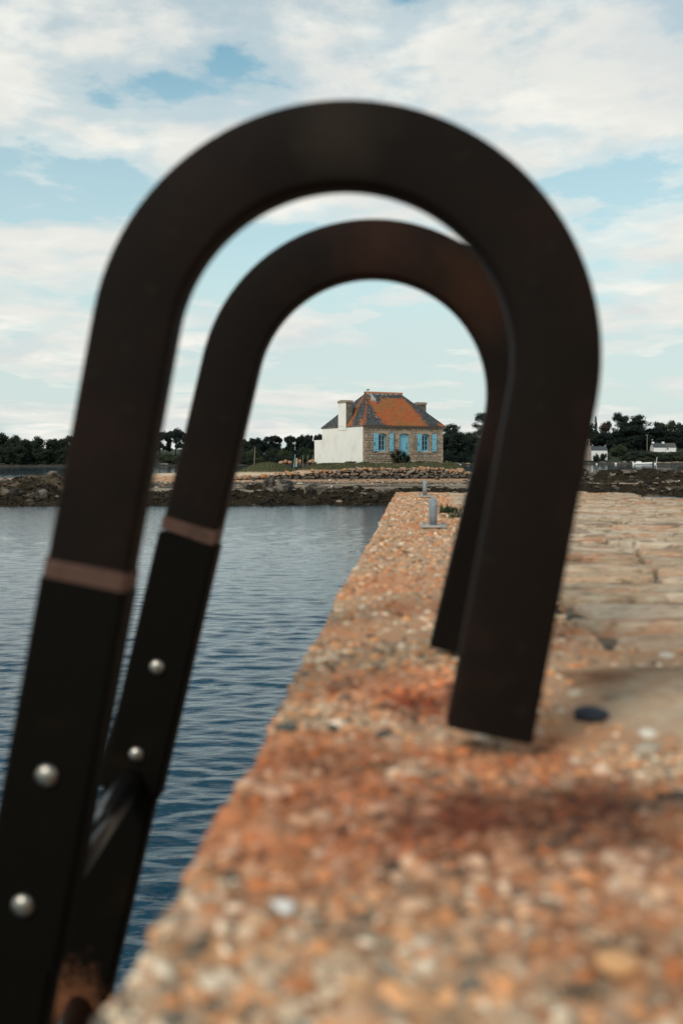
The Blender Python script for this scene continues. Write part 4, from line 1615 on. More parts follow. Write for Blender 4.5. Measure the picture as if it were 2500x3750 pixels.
def build_drystone():
    root = empty('dry_stone_wall', (0, 0, 0))
    tag(root, 'low dry stone wall of rounded boulders between the beach and the house', 'stone wall')
    px = np.array([p[0] for p in WALL_PTS], float)
    d = np.array([p[1] for p in WALL_PTS])
    hh = np.array([p[2] for p in WALL_PTS])
    x = (px - 1250) / LENS_PX * d
    seg = np.r_[0, np.cumsum(np.hypot(np.diff(x), np.diff(d)))]
    Ltot = seg[-1]
    sh = [hull_mesh('stone', 200 + i, 18, 1, 0.07, 0.5) for i in range(9)]
    sets = {}
    for k in ('wall_stone', 'wall_top', 'wall_low'):
        sets[k] = []
        for s in sh:
            c = s.copy()
            c.materials.append(M[k])
            sets[k].append(c)
    r_ = random.Random(51)

    def at(s):
        X = float(np.interp(s, seg, x))
        Y = float(np.interp(s, seg, d))
        return X, Y, float(np.interp(s, seg, hh))
    core = MB()
    S = np.linspace(0.1, Ltot - 0.1, 60)
    for i in range(59):
        X0, Y0, h0 = at(S[i])
        X1, Y1, h1 = at(S[i + 1])
        g0, g1 = ground(X0, Y0) - 0.4, ground(X1, Y1) - 0.4
        t0, t1 = 0.62 + h0 * 0.86, 0.62 + h1 * 0.86
        core.add([(X0, Y0 + .1, g0), (X1, Y1 + .1, g1), (X1, Y1 + .42, g1), (X0, Y0 + .42, g0), (X0, Y0 + .1, t0), (X1, Y1 + .1, t1), (X1, Y1 + .42, t1), (X0, Y0 + .42, t0)],
                 [(4, 5, 6, 7), (0, 1, 5, 4), (3, 7, 6, 2)])
    core.build('wall_core', M['gap_shade'], root)
    z = 0.0
    ci = 0
    cnt = 0
    while z < 0.86:
        ch = r_.uniform(0.15, 0.20)
        s = -r_.uniform(0, 0.3)
        while s < Ltot:
            w = r_.choice((0.18, 0.24, 0.3, 0.36, 0.5, 0.62)) * r_.uniform(0.85, 1.15)
            X, Y, h = at(s + w / 2)
            if z + ch * 0.4 < h:
                top = z + ch * 1.35 > h
                key = 'wall_top' if top else ('wall_low' if z < 0.22 else 'wall_stone')
                ch2 = ch * r_.uniform(0.8, 1.5) * (1.2 if top else 1)
                zb = 0.60 + z + r_.uniform(-0.05, 0.05)
                link('stone', sets[key][r_.randrange(9)], None, root, (X, Y + 0.10 + r_.uniform(-0.05, 0.05) + z * 0.10, zb + ch2 / 2),
                     (r_.uniform(-.2, .2), r_.uniform(-.3, .3), r_.uniform(-.3, .3) + (math.pi if r_.random() < .5 else 0)),
                     (w / 2 * 1.06, r_.uniform(0.16, 0.24), ch2 / 2 * 1.08))
                cnt += 1
            s += w
        z += ch
        ci += 1
    print('wall stones', cnt)


build_drystone()

BS = [rock_mesh('boulder', 300 + i, 4, 0.30, 0.8, 1.0) for i in range(5)]
for b in BS:
    b.materials.append(M['boulder'])


def boulder(px, py_base, w_px, h_px, d, label, k, rz=0.0):
    p = U(px, py_base, d)
    sx = w_px / LENS_PX * d / 2
    sz = h_px / LENS_PX * d / 2
    o = link('boulder', BS[k], None, None, (p.x, d, max(p.z + sz * 0.7, ground(p.x, d) + sz * 0.45)), (0.1, 0.05, rz), (sx * 1.05, sx * 0.85, sz * 1.15))
    tag(o, label, 'boulder', 'boulders on the islet shore')


boulder(984, 1790, 46, 44, 55.5, 'dark rounded boulder left of the large pale one on the shore', 0, 0.3)
boulder(1042, 1792, 68, 40, 55.0, 'large smooth grey boulder above the seaweed, beside a darker one', 1, 1.2)
boulder(1010, 1797, 30, 18, 53.5, 'small grey rock in front of the two upper boulders', 2, 2.0)
boulder(1155, 1836, 80, 46, 48.2, 'flat topped brown boulder at the water edge', 3, 0.4)
boulder(1040, 1832, 62, 34, 48.5, 'pale topped rock half covered in dark weed', 4, 2.6)
boulder(1382, 1822, 24, 18, 51.0, 'grey rock in the weed close to the quay end, left one of two', 0, 1.1)
boulder(1412, 1824, 30, 16, 50.5, 'grey rock in the weed nearest the quay end, right one of two', 2, 0.2)
boulder(1302, 1812, 22, 12, 52.5, 'small low rock in the middle of the weed bed', 1, 0.9)
boulder(149, 1836, 50, 48, 46.0, 'round brown boulder on the far left shore beside the ladder rail', 1, 0.1)
boulder(52, 1832, 46, 40, 46.5, 'dark boulder at the left picture edge near the water', 3, 1.9)
boulder(195, 1770, 40, 26, 54.0, 'brown rock on top of the left rocky shore', 4, 0.7)
boulder(20, 1772, 36, 22, 54.5, 'low rock on the crest at the left picture edge', 2, 0.4)
boulder(2160, 1745, 46, 18, 74.0, 'slab of brown rock on the right hand ridge beside the ladder leg', 3, 0.0)
boulder(2440, 1732, 70, 16, 75.0, 'pale flat rock along the right hand ridge', 4, 0.1)
boulder(2300, 1740, 60, 16, 74.5, 'low dark rock in the middle of the right hand ridge', 2, 0.3)


def scatter(name, n, region, accept, hfun, size, m, kind_label, cat, seed, blade=True, colour=None):
    g = np.random.default_rng(seed)
    x = g.uniform(region[0], region[1], n * 4)
    y = g.uniform(region[2], region[3], n * 4)
    z = islet_h(x, y)
    z0 = islet_h(x, y, False)
    ok = accept(x, y, z0)
    x, y, z = x[ok][:n], y[ok][:n], z[ok][:n]
    n = len(x)
    a = g.uniform(0, 6.28, n)
    h = hfun(g, n)
    w = size * g.uniform(0.6, 1.4, n)
    ln = g.uniform(0.1, 0.9, n)
    dx, dy = np.cos(a), np.sin(a)
    sx, sy = -dy * w, dx * w
    V = np.zeros((n, 5, 3))
    V[:, 0] = np.stack([x - sx, y - sy, z - 0.03], -1)
    V[:, 1] = np.stack([x + sx, y + sy, z - 0.03], -1)
    V[:, 2] = np.stack([x + dx * h * ln * .4 + sx * .8, y + dy * h * ln * .4 + sy * .8, z + h * .6], -1)
    V[:, 3] = np.stack([x + dx * h * ln * .4 - sx * .8, y + dy * h * ln * .4 - sy * .8, z + h * .6], -1)
    V[:, 4] = np.stack([x + dx * h * ln, y + dy * h * ln, z + h * (1 - 0.3 * ln)], -1)
    b = np.arange(n)[:, None] * 5
    f1 = np.concatenate([b + np.array([[0, 1, 2]]), b + np.array([[0, 2, 3]]), b + np.array([[3, 2, 4]])])
    col = None
    if colour is not None:
        base = colour(g, n)
        col = np.repeat(base[:, None, :], 5, 1).reshape(-1, 3)
    o = link(name, mesh(name, V.reshape(-1, 3), f1, False, col), m)
    tag(o, kind_label, cat, kind='stuff')


def gcol(g, n):
    t = g.random((n, 1))
    c = np.array([[0.055, 0.068, 0.030]]) * (1 - t) + np.array([[0.11, 0.10, 0.05]]) * t
    br = g.random((n, 1)) < 0.10
    return np.where(br, np.array([[0.24, 0.17, 0.09]]), c)


scatter('grass', 22000, (-11, 9.0, 68.5, 78), lambda x, y, z: ((z > 1.28) | ((z > 1.1) & (y > 71.3))) & ((fbm(x * 0.5, y * 1.6, 63, 4) < 0.68) | (x < -2)) & ~((x > 1.0) & (y > 72.6 + x * .3) & (x < 8)),
        lambda g, n: g.uniform(0.04, 0.13, n), 0.012, M['grass'], 'rough grass round the house and on the mound', 'grass', 91, colour=gcol)
scatter('seaweed', 80000, (-24, 11, 41.0, 60), lambda x, y, z: (rock_amount(x, y, z) > 0.45) & (z > -0.5) & ((z < 0.9) | (x < -12)) & (fbm(x * 1.3, y * 1.3, 61, 4) < 0.58),
        lambda g, n: g.uniform(0.02, 0.09, n), 0.028, M['seaweed'], 'dark bladder wrack draped over the shore rocks', 'seaweed', 92)
scatter('seaweed', 36000, (11, 30, 55, 82), lambda x, y, z: (rock_amount(x, y, z) > 0.55) & (z > 0.0),
        lambda g, n: g.uniform(0.015, 0.06, n), 0.03, M['seaweed'], 'dark weed over the reefs right of the quay', 'seaweed', 93)


def foreshore_stones():
    g = np.random.default_rng(95)
    base = [mesh_np(rock_mesh('tmp', i + 60, 1, 0.35, 0.7)) for i in range(5)]
    n = 9000
    x = g.uniform(-24, 27, n)
    y = 41.5 + 36.5 * g.random(n)
    z0 = islet_h(x, y, False)
    z = islet_h(x, y)
    rk = rock_amount(x, y, z0)
    VV, FF, CC = [], [], []
    off = 0
    for i in range(n):
        if z[i] < -0.05 or z0[i] > 0.95 or (y[i] > 67.0 and x[i] < 10):
            continue
        big = rk[i] > 0.4
        s = (0.04 + 0.15 * g.random() ** 3) if big else (0.025 + 0.07 * g.random() ** 3)
        if not big and g.random() < (0.55 if z0[i] < 0.56 else 0.1):
            continue
        bv, bf = base[i % 5]
        a = g.random() * 6.28
        ca, sa = math.cos(a), math.sin(a)
        w = bv * np.array([s * g.uniform(1, 1.8), s, s * g.uniform(0.45, 0.8)])
        w = np.stack([w[:, 0] * ca - w[:, 1] * sa, w[:, 0] * sa + w[:, 1] * ca, w[:, 2]], -1) + np.array([x[i], y[i], z[i] + s * 0.1])
        t = g.random()
        if big:
            c = np.array([0.020, 0.016, 0.011]) if t < 0.72 else (np.array([0.065, 0.050, 0.036]) if t < 0.94 else np.array([0.19, 0.15, 0.11]))
        else:
            c = np.array([0.34, 0.22, 0.14]) if t < 0.55 else (np.array([0.06, 0.05, 0.04]) if t < 0.88 else np.array([0.55, 0.50, 0.43]))
        VV.append(w)
        FF.append(bf + off)
        CC.append(np.repeat((c * g.uniform(0.7, 1.3))[None, :], len(w), 0))
        off += len(w)
    o = link('foreshore_stones', mesh('foreshore_stones', np.concatenate(VV), np.concatenate(FF), True, np.concatenate(CC)), mat('foreshore_stone', attr=True, rough=0.9, spec=0.15))
    tag(o, 'loose stones and shells strewn over the foreshore', 'stones', kind='stuff')


foreshore_stones()

# ------------------------------------------------------------------ plants by the house
def spiky_plant():
    p = Vector((HC.x, HC.y, 0)) + FX * 2.52 - SX * 0.95
    z = ground(p.x, p.y)
    root = empty('spiky_shrub', (p.x, p.y, z))
    tag(root, 'dark green spiky shrub beside the blue door steps', 'shrub')
    r_ = random.Random(61)
    heads = [(-0.05, 0, 0.66, 1.1), (0.40, -0.05, 0.50, 1.1), (-0.38, 0.1, 0.40, 1.0), (0.68, -0.15, 0.26, 1.0), (0.15, -0.25, 0.28, 1.0), (-0.2, -0.3, 0.2, 0.9), (0.55, -0.4, 0.15, 0.9)]
    md = mat('spike_leaf', (0.022, 0.032, 0.016), 0.6, spec=0.4)
    mp = mat('dead_leaf', (0.33, 0.27, 0.20), 0.8)
    for (hx, hy, hz, k) in heads:
        MB().tube([(hx * .5, hy * .5, -0.1), (hx, hy, hz)], [0.06, 0.045], 7).build('stem', mat('stem', (0.10, 0.08, 0.055)) if 'stem_m' not in M else M['stem_m'], root)
        v, f = [], []
        for i in range(110):
            a = r_.uniform(0, 6.28)
            el = math.radians(r_.uniform(-25, 85))
            L = 0.62 * k * r_.uniform(0.75, 1.1)
            d = Vector((math.cos(a) * math.cos(el), math.sin(a) * math.cos(el), math.sin(el)))
            s = Vector((-math.sin(a), math.cos(a), 0)) * 0.026
            b = len(v)
            for t, w in ((0, .8), (.5, 1), (1, .05)):
                c = Vector((hx, hy, hz)) + d * L * t + Vector((0, 0, -0.10 * t * t * L))
                v += [tuple(c - s * w), tuple(c + s * w)]
            f += [(b, b + 1, b + 3, b + 2), (b + 2, b + 3, b + 5, b + 4)]
        link('leaf_head', mesh('leaf_head', v, f), md, root)
    v, f = blades(40, 0.05, 0.45, 0.02, r_, 1.0, 0.5)
    link('dead_leaves', mesh('dead_leaves', v, f), mp, root, (-0.28, -0.2, 0.05))


M['stem_m'] = mat('plant_stem', (0.10, 0.08, 0.055), 0.9)
spiky_plant()


# ------------------------------------------------------------------ foliage builder
def leaf_mass(clumps, per, leaf, seed, flat=0.0):
    """clumps: (x,y,z, rx,ry,rz); many small leaf faces spread through each clump, denser to the outside"""
    g = np.random.default_rng(seed)
    out = []
    tot = sum(c[3] * c[4] + c[3] * c[5] for c in clumps)
    for (x, y, z, rx, ry, rz) in clumps:
        n = max(12, int(per * (rx * ry + rx * rz) / tot))
        d = g.normal(size=(n, 3))
        d /= np.linalg.norm(d, axis=1)[:, None]
        r = g.random(n) ** 0.45
        r *= g.uniform(0.82, 1.18, n)
        p = d * r[:, None] * np.array([rx, ry, rz]) + np.array([x, y, z])
        nrm = d + g.normal(size=(n, 3)) * 0.7
        nrm[:, 2] += flat
        nrm /= np.linalg.norm(nrm, axis=1)[:, None]
        t = np.cross(nrm, g.normal(size=(n, 3)))
        t /= np.linalg.norm(t, axis=1)[:, None]
        b = np.cross(nrm, t)
        s = leaf * g.uniform(0.55, 1.4, (n, 1))
        q = np.stack([p - t * s - b * s * .55, p + t * s * .9 - b * s * .5, p + t * s + b * s * .6, p - t * s * .8 + b * s * .5], 1)
        out.append(q)
    V = np.concatenate(out).reshape(-1, 3)
    F = np.arange(len(V)).reshape(-1, 4)
    return V, F


M['bark'] = mat('bark', (0.045, 0.036, 0.028), 0.95)
M['leaf_dark'] = mat('leaf_dark', (0.027, 0.037, 0.024), 0.85, layers=[(0.35, 0.45, 0.65, (0.030, 0.040, 0.024), 0.9), (1.5, 0.5, 0.7, (0.014, 0.020, 0.015), 0.8)], spec=0.15)
M['leaf_pine'] = mat('leaf_pine', (0.014, 0.022, 0.018), 0.85, layers=[(0.4, 0.45, 0.65, (0.020, 0.030, 0.022), 0.9)], spec=0.15)
M['leaf_mid'] = mat('leaf_mid', (0.048, 0.058, 0.030), 0.85, layers=[(0.5, 0.45, 0.65, (0.022, 0.030, 0.018), 0.9)], spec=0.15)
M['leaf_brown'] = mat('leaf_brown', (0.055, 0.042, 0.028), 0.85, layers=[(0.5, 0.45, 0.65, (0.035, 0.032, 0.022), 0.9)], spec=0.15)

PROTO = {}


def make_proto(kind, seed):
    """a tree of unit height: crown mesh + trunk mesh"""
    r_ = random.Random(seed)
    cl = []
    tr = MB()
    if kind == 'round':
        for i in range(44):
            a = r_.uniform(0, 6.28)
            zc = r_.uniform(0.10, 0.86)
            rad = 0.34 * math.sqrt(max(0.05, 1 - ((zc - 0.5) / 0.48) ** 2)) * r_.uniform(0.35, 1.0)
            s = r_.uniform(0.09, 0.16)
            cl.append((rad * math.cos(a), rad * math.sin(a), zc, s * 1.15, s * 1.15, s * 0.85))
        V, F = leaf_mass(cl, 7500, 0.021, seed)
        tr.tube([(0, 0, -0.05), (0.01, 0, 0.2), (0.0, 0.01, 0.6)], [0.035, 0.028, 0.012], 8)
        for i in range(7):
            a = r_.uniform(0, 6.28)
            tr.tube([(0, 0, r_.uniform(0.18, 0.45)), (0.22 * math.cos(a), 0.22 * math.sin(a), r_.uniform(0.45, 0.75))], [0.014, 0.004], 6)
    elif kind == 'umbrella':
        for i in range(24):
            a = r_.uniform(0, 6.28)
            rr = 0.40 * math.sqrt(r_.random())
            zc = 0.86 - 0.55 * rr ** 1.6 + r_.uniform(-0.07, 0.0)
            s = r_.uniform(0.075, 0.12)
            cl.append((rr * math.cos(a), rr * math.sin(a), zc, s * 1.4, s * 1.4, s * 0.8))
        for i in range(16):
            a = r_.uniform(0, 6.28)
            rr = r_.uniform(0.10, 0.40)
            cl.append((rr * math.cos(a), rr * math.sin(a), r_.uniform(0.36, 0.66), 0.12, 0.12, 0.07))
        V, F = leaf_mass(cl, 7000, 0.018, seed, 0.5)
        tr.tube([(0, 0, -0.05), (0.015, 0, 0.3), (0.0, 0.01, 0.55), (0.01, 0, 0.8)], [0.028, 0.022, 0.018, 0.008], 8)
        for i in range(9):
            a = r_.uniform(0, 6.28)
            tr.tube([(0, 0, r_.uniform(0.40, 0.58)), (0.15 * math.cos(a), 0.15 * math.sin(a), 0.66), (0.32 * math.cos(a), 0.32 * math.sin(a), r_.uniform(0.68, 0.78))], [0.012, 0.008, 0.003], 6)
    elif kind == 'layered':
        for i in range(70):
            a = r_.uniform(0, 6.28)
            zc = r_.uniform(0.06, 0.94)
            rad = 0.50 * (1 - max(0, zc - 0.55) ** 1.5 * 2.2) * r_.uniform(0.15, 1.0)
            s = r_.uniform(0.09, 0.16)
            cl.append((rad * math.cos(a), rad * math.sin(a), zc + 0.05 * rad, s * 1.35, s * 1.35, s * 0.5))
        V, F = leaf_mass(cl, 10000, 0.016, seed, 0.8)
        tr.tube([(0, 0, -0.05), (0, 0, 0.5), (0.02, 0, 0.95)], [0.04, 0.03, 0.006], 8)
        for i in range(12):
            a = r_.uniform(0, 6.28)
            zc = r_.uniform(0.2, 0.8)
            tr.tube([(0, 0, zc), (0.34 * math.cos(a), 0.34 * math.sin(a), zc + 0.06)], [0.012, 0.003], 6)
    elif kind == 'spire':
        for i in range(40):
            zc = 0.10 + 0.88 * i / 39
            rad = 0.22 * (1.02 - zc) ** 0.8
            for k in range(3):
                a = r_.uniform(0, 6.28)
                cl.append((rad * math.cos(a) * .7, rad * math.sin(a) * .7, zc, 0.025 + rad * .45, 0.025 + rad * .45, 0.018))
        V, F = leaf_mass(cl, 5200, 0.013, seed, 0.6)
        tr.tube([(0, 0, -0.05), (0, 0, 0.98)], [0.025, 0.004], 8)
    else:      # bush
        for i in range(14):
            a = r_.uniform(0, 6.28)
            rr = 0.55 * math.sqrt(r_.random())
            s = r_.uniform(0.16, 0.30)
            cl.append((rr * math.cos(a), rr * math.sin(a), r_.uniform(0.15, 0.72 - 0.3 * rr), s * 1.2, s * 1.2, s))
        V, F = leaf_mass(cl, 2600, 0.035, seed)
        for i in range(5):
            a = r_.uniform(0, 6.28)
            tr.tube([(0, 0, -0.08), (0.3 * math.cos(a), 0.3 * math.sin(a), 0.5)], [0.03, 0.008], 6)
    return V, F, tr


def proto(kind, seed, leafm):
    key = (kind, seed, leafm)
    if key not in PROTO:
        V, F, tr = make_proto(kind, seed)
        cm = mesh('crown', V, F)
        cm.materials.append(M[leafm])
        tm = mesh('trunk', tr.v, tr.f, True)
        tm.materials.append(M['bark'])
        PROTO[key] = (cm, tm)
    return PROTO[key]


_rt = random.Random(77)


def tree(px, py_top, w_px, dy, kind, seed, leafm, label, group, name='tree', base=None, cat='tree'):
    g = land_pt(px, dy)
    d = g.y
    top = EYE + (1685 - py_top) / LENS_PX * d
    z0 = g.z - 0.2 if base is None else base
    H = (top - z0) / (0.98 if kind in ('spire', 'layered') else 0.95)
    nat = {'round': 0.86, 'umbrella': 0.98, 'layered': 1.12, 'spire': 0.40, 'bush': 1.35}[kind]
    sx = (w_px / LENS_PX * d) / nat
    root = empty(name, (g.x, d, z0), _rt.uniform(0, 6.28))
    tag(root, label, cat, group)
    cm, tm = proto(kind, seed, leafm)
    c = link('crown', cm, None, root, None, None, (sx, sx, H))
    link('trunk', tm, None, root, None, None, (min(sx, H), min(sx, H), H))
    return root


ORD = ('first', 'second', 'third', 'fourth', 'fifth', 'sixth', 'seventh', 'eighth', 'ninth', 'tenth', 'eleventh', 'twelfth', 'thirteenth', 'fourteenth', 'fifteenth', 'sixteenth',
       'seventeenth', 'eighteenth', 'nineteenth', 'twentieth')


def nth(items, key, i):
    return ORD[sorted(range(len(items)), key=lambda k: key(items[k])).index(i)]


# left shore wood
LW = 'trees of the wood on the left shore'
lw_all = ((8, 1586, 70, 22, 2), (50, 1594, 66, 12, 3), (105, 1606, 62, 16, 1), (140, 1599, 70, 10, 2), (190, 1607, 60, 14, 3), (235, 1600, 60, 18, 1),
          (30, 1606, 90, 26, 1), (120, 1614, 90, 26, 3), (205, 1612, 90, 26, 2), (75, 1610, 70, 9, 2), (262, 1596, 76, 22, 3),
          (80, 1632, 70, 6, 3), (165, 1640, 70, 6, 1), (20, 1636, 70, 6, 2), (230, 1640, 60, 6, 3))
for (px, top, w, dy, sd) in lw_all:
    low = dy < 8
    row = [t for t in lw_all if (t[3] < 8) == low]
    o_ = nth(row, lambda t: t[0], row.index((px, top, w, dy, sd)))
    tree(px, top, w, dy, 'round', sd, 'leaf_dark', ('low dark tree at the water edge of the left shore wood, %s from the left' if low else 'dark broadleaf tree of the left shore wood, %s crown from the left') % o_, LW, 'broadleaf_tree')
# between the two rails
tree(585, 1572, 90, 16, 'umbrella', 11, 'leaf_pine', 'dark pine top seen between the two ladder rails, left one', 'pines behind the islet', 'pine_tree')
tree(645, 1563, 90, 12, 'umbrella', 12, 'leaf_pine', 'dark pine seen between the two ladder rails, right one', 'pines behind the islet', 'pine_tree')
tree(615, 1650, 90, 7, 'bush', 21, 'leaf_mid', 'green bush under the pines between the ladder rails', 'bushes on the mainland shore', 'bush', cat='bush')
# between rail and house
PG = 'pines left of the house'
tree(880, 1608, 60, 16, 'round', 3, 'leaf_dark', 'low round dark tree next to the inner rail, left of the pines', PG, 'broadleaf_tree')
tree(938, 1598, 66, 26, 'round', 1, 'leaf_pine', 'broad dark tree left of the large umbrella pine', PG, 'broadleaf_tree')
tree(998, 1587, 72, 26, 'umbrella', 11, 'leaf_pine', 'large umbrella pine with a wide rounded top', PG, 'pine_tree')
tree(1062, 1588, 50, 26, 'umbrella', 13, 'leaf_pine', 'tall pine standing apart with sky on its left', PG, 'pine_tree')
tree(1103, 1588, 46, 28, 'umbrella', 12, 'leaf_pine', 'pine next right of the one standing apart', PG, 'pine_tree')
tree(1130, 1584, 44, 24, 'umbrella', 11, 'leaf_pine', 'pine second from the white gable', PG, 'pine_tree')
tree(1168, 1582, 44, 24, 'umbrella', 13, 'leaf_pine', 'pine against the left edge of the white gable', PG, 'pine_tree')
BG = 'bushes on the mainland shore'
bsh = ((880, 1640, 60, 8), (920, 1634, 60, 12), (960, 1636, 60, 14), (1000, 1630, 60, 12), (1040, 1632, 56, 10), (1075, 1636, 56, 12), (1110, 1630, 60, 14), (1145, 1632, 56, 12), (1180, 1634, 56, 12),
                                      (900, 1662, 56, 5), (950, 1666, 50, 5), (1010, 1660, 60, 5), (1060, 1664, 50, 5), (1120, 1660, 60, 5), (1165, 1662, 50, 5))
for i, (px, top, w, dy) in enumerate(bsh):
    row = [b for b in bsh if (b[3] == 5) == (dy == 5)]
    o_ = nth(row, lambda b: b[0], row.index(bsh[i]))
    tree(px, top, w, dy, 'bush', 21 + i % 3, ('leaf_dark', 'leaf_mid', 'leaf_pine')[i % 3],
         ('low bush on the shoreline below the pines, %s from the left' if dy == 5 else 'dark green bush in the thicket below the pines, %s from the left') % o_, BG, 'bush', cat='bush')
back = 'dark tree between pines and bushes left of the house'
for i, (px, top, w, dy) in enumerate(((865, 1618, 80, 22), (905, 1614, 80, 30), (950, 1614, 90, 34), (1000, 1618, 80, 32), (1058, 1632, 60, 30), (1105, 1612, 70, 34), (1145, 1608, 70, 34), (1185, 1606, 70, 34))):
    tree(px, top, w, dy, 'round', 1 + i % 3, ('leaf_pine', 'leaf_dark')[i % 2], back + ', %s from the left' % ORD[i], 'thicket left of the house', 'broadleaf_tree')
# right of the house
RG = 'trees right of the house'
tree(1655, 1552, 100, 20, 'layered', 31, 'leaf_pine', 'dark cypress behind the right corner of the house', RG, 'cypress_tree')
tree(1705, 1584, 70, 24, 'round', 3, 'leaf_dark', 'low dark tree between the cypress and the inner ladder leg', RG, 'broadleaf_tree')
for i, (px, top, w, dy) in enumerate(((1640, 1580, 90, 16), (1690, 1590, 90, 16))):
    tree(px, top, w, dy, 'round', 1 + i, 'leaf_pine', 'dark tree at the foot of the cypress right of the house, %s one' % ('left', 'right')[i], 'thicket right of the house', 'broadleaf_tree')
tree(1768, 1512, 90, 26, 'layered', 32, 'leaf_pine', 'tall cypress against the inner ladder leg with feathery left edge', RG, 'cypress_tree')
tree(1740, 1590, 80, 14, 'round', 1, 'leaf_dark', 'dark tree below the tall cypress beside the ladder leg', RG, 'broadleaf_tree')
for i, (px, top, w, dy) in enumerate(((1640, 1640, 70, 8), (1690, 1644, 60, 10), (1725, 1655, 50, 7))):
    tree(px, top, w, dy, 'bush', 21 + i, 'leaf_pine', 'dark bush low on the shore right of the house, %s one' % ('left', 'middle', 'right')[i], 'bushes right of the house', 'bush', cat='bush')
# right shore
SG = 'trees on the right shore'
tree(2150, 1545, 70, 55, 'round', 1, 'leaf_dark', 'dark tree behind the outer ladder leg above the belfry', SG, 'broadleaf_tree')
tree(2180, 1527, 26, 60, 'spire', 41, 'leaf_pine', 'narrow spire shaped conifer beside the outer ladder leg', SG, 'conifer_tree')
tree(2215, 1543, 56, 58, 'round', 3, 'leaf_brown', 'brownish tree between the spire conifer and the big cypress', SG, 'broadleaf_tree')
tree(2272, 1512, 90, 50, 'layered', 33, 'leaf_pine', 'left half of the large dark cypress clump on the right shore', SG, 'cypress_tree')
tree(2335, 1519, 110, 52, 'layered', 31, 'leaf_pine', 'right half of the large dark cypress clump on the right shore', SG, 'cypress_tree')
tree(2300, 1560, 130, 44, 'round', 2, 'leaf_pine', 'dark tree filling the foot of the cypress clump', SG, 'broadleaf_tree')
tree(2412, 1538, 56, 70, 'round', 1, 'leaf_dark', 'tree just right of the cypress clump', SG, 'broadleaf_tree')
tree(2450, 1540, 50, 72, 'round', 3, 'leaf_mid', 'greenish tree above the white cottage, middle of three', SG, 'broadleaf_tree')
tree(2487, 1543, 46, 70, 'umbrella', 12, 'leaf_dark', 'tree at the right picture edge above the cottage', SG, 'pine_tree')
for i, (px, top, w, dy) in enumerate(((2200, 1575, 90, 52), (2250, 1580, 90, 46), (2380, 1566, 100, 58), (2440, 1572, 90, 60), (2500, 1570, 90, 60))):
    tree(px, top, w, dy, 'round', 1 + i % 3, 'leaf_pine', 'dark tree in the lower rank of the right shore wood, %s from the left' % ORD[i], 'lower rank of the right shore wood', 'broadleaf_tree')
tree(2260, 1622, 76, 24, 'bush', 21, 'leaf_mid', 'large grey green bush right of the chapel', 'bushes on the right shore', 'bush', cat='bush')
tree(2207, 1652, 26, 12, 'bush', 22, 'leaf_pine', 'small dark tree in front of the white chapel wall, right one', 'bushes on the right shore', 'bush', cat='bush')
tree(2180, 1650, 24, 12, 'bush', 23, 'leaf_pine', 'small dark tree in front of the white chapel wall, left one', 'bushes on the right shore', 'bush', cat='bush')
hdg = ((2330, 1648, 80, 20), (2390, 1650, 80, 20), (2450, 1650, 80, 18), (2500, 1646, 80, 20), (2300, 1660, 60, 14), (2360, 1666, 60, 12), (2430, 1664, 70, 12), (2490, 1662, 70, 12))
for i, (px, top, w, dy) in enumerate(hdg):
    tree(px, top, w, dy, 'bush', 21 + i % 3, ('leaf_dark', 'leaf_mid')[i % 2], 'dark hedge bush on the right bank, %s from the left in the %s row' % (ORD[i % 4], ('upper', 'lower')[i // 4]), 'hedge bushes on the right bank', 'bush', cat='bush')

# small bushes at the house foot
def house_bush(a, s, h, w, leafm, label):
    p = Vector((HC.x, HC.y, 0)) + FX * a - SX * s
    root = empty('small_bush', (p.x, p.y, ground(p.x, p.y) - 0.03))
    tag(root, label, 'bush', 'small bushes round the house')
    key = ('hb', leafm)
    if key not in PROTO:
        r_ = random.Random(len(PROTO))
        cl = [(r_.gauss(0, .3), r_.gauss(0, .3), r_.uniform(.15, .6), .25, .25, .2) for i in range(12)]
        V, F = leaf_mass(cl, 1100, 0.05, 5 + len(PROTO))
        cm = mesh('crown', V, F)
        cm.materials.append(M[leafm])
        PROTO[key] = cm
    link('crown', PROTO[key], None, root, None, None, (w, w, h))
    MB().tube([(0, 0, -0.1), (0, 0, h * .5)], [0.03, 0.01], 6).build('stem', M['stem_m'], root)


M['leaf_bush'] = mat('leaf_bush', (0.075, 0.080, 0.035), 0.9)
M['leaf_russet'] = mat('leaf_russet', (0.10, 0.055, 0.035), 0.9, layers=[(8, 0.5, 0.6, (0.05, 0.05, 0.03), 0.8)])
house_bush(-1.0, 0.15, 0.34, 0.7, 'leaf_bush', 'olive green bush at the foot of the white gable near the corner')
house_bush(-0.1, 0.65, 0.30, 0.6, 'leaf_bush', 'low green bush at the corner of gable and stone front')
house_bush(-0.6, -7.6, 0.55, 0.8, 'leaf_russet', 'russet bush at the far left end of the white wall')
house_bush(4.6, 0.75, 0.36, 0.7, 'leaf_bush', 'low bush right of the door steps under the window')
house_bush(5.9, 0.6, 0.28, 0.7, 'leaf_bush', 'low bush under the right end of the stone front')
house_bush(7.3, 0.5, 0.36, 0.5, 'leaf_bush', 'small bush outside the right corner of the house')

# ------------------------------------------------------------------ poles and stones on the islet
M['pole'] = mat('grey_pole', (0.22, 0.20, 0.16), 0.9)
M['pole_teal'] = mat('teal_pole', (0.20, 0.42, 0.42), 0.7)


def pole(px0, py0, px1, py1, d, r, m, label, name='mooring_pole'):
    a, b = U(px0, py0, d), U(px1, py1, d)
    o = MB().tube([a - Vector((0, 0, .25)), a, (a + b) / 2, b], [r, r, r * .9, r * .8], 8).build(name, m)
    tag(o, label, 'pole')


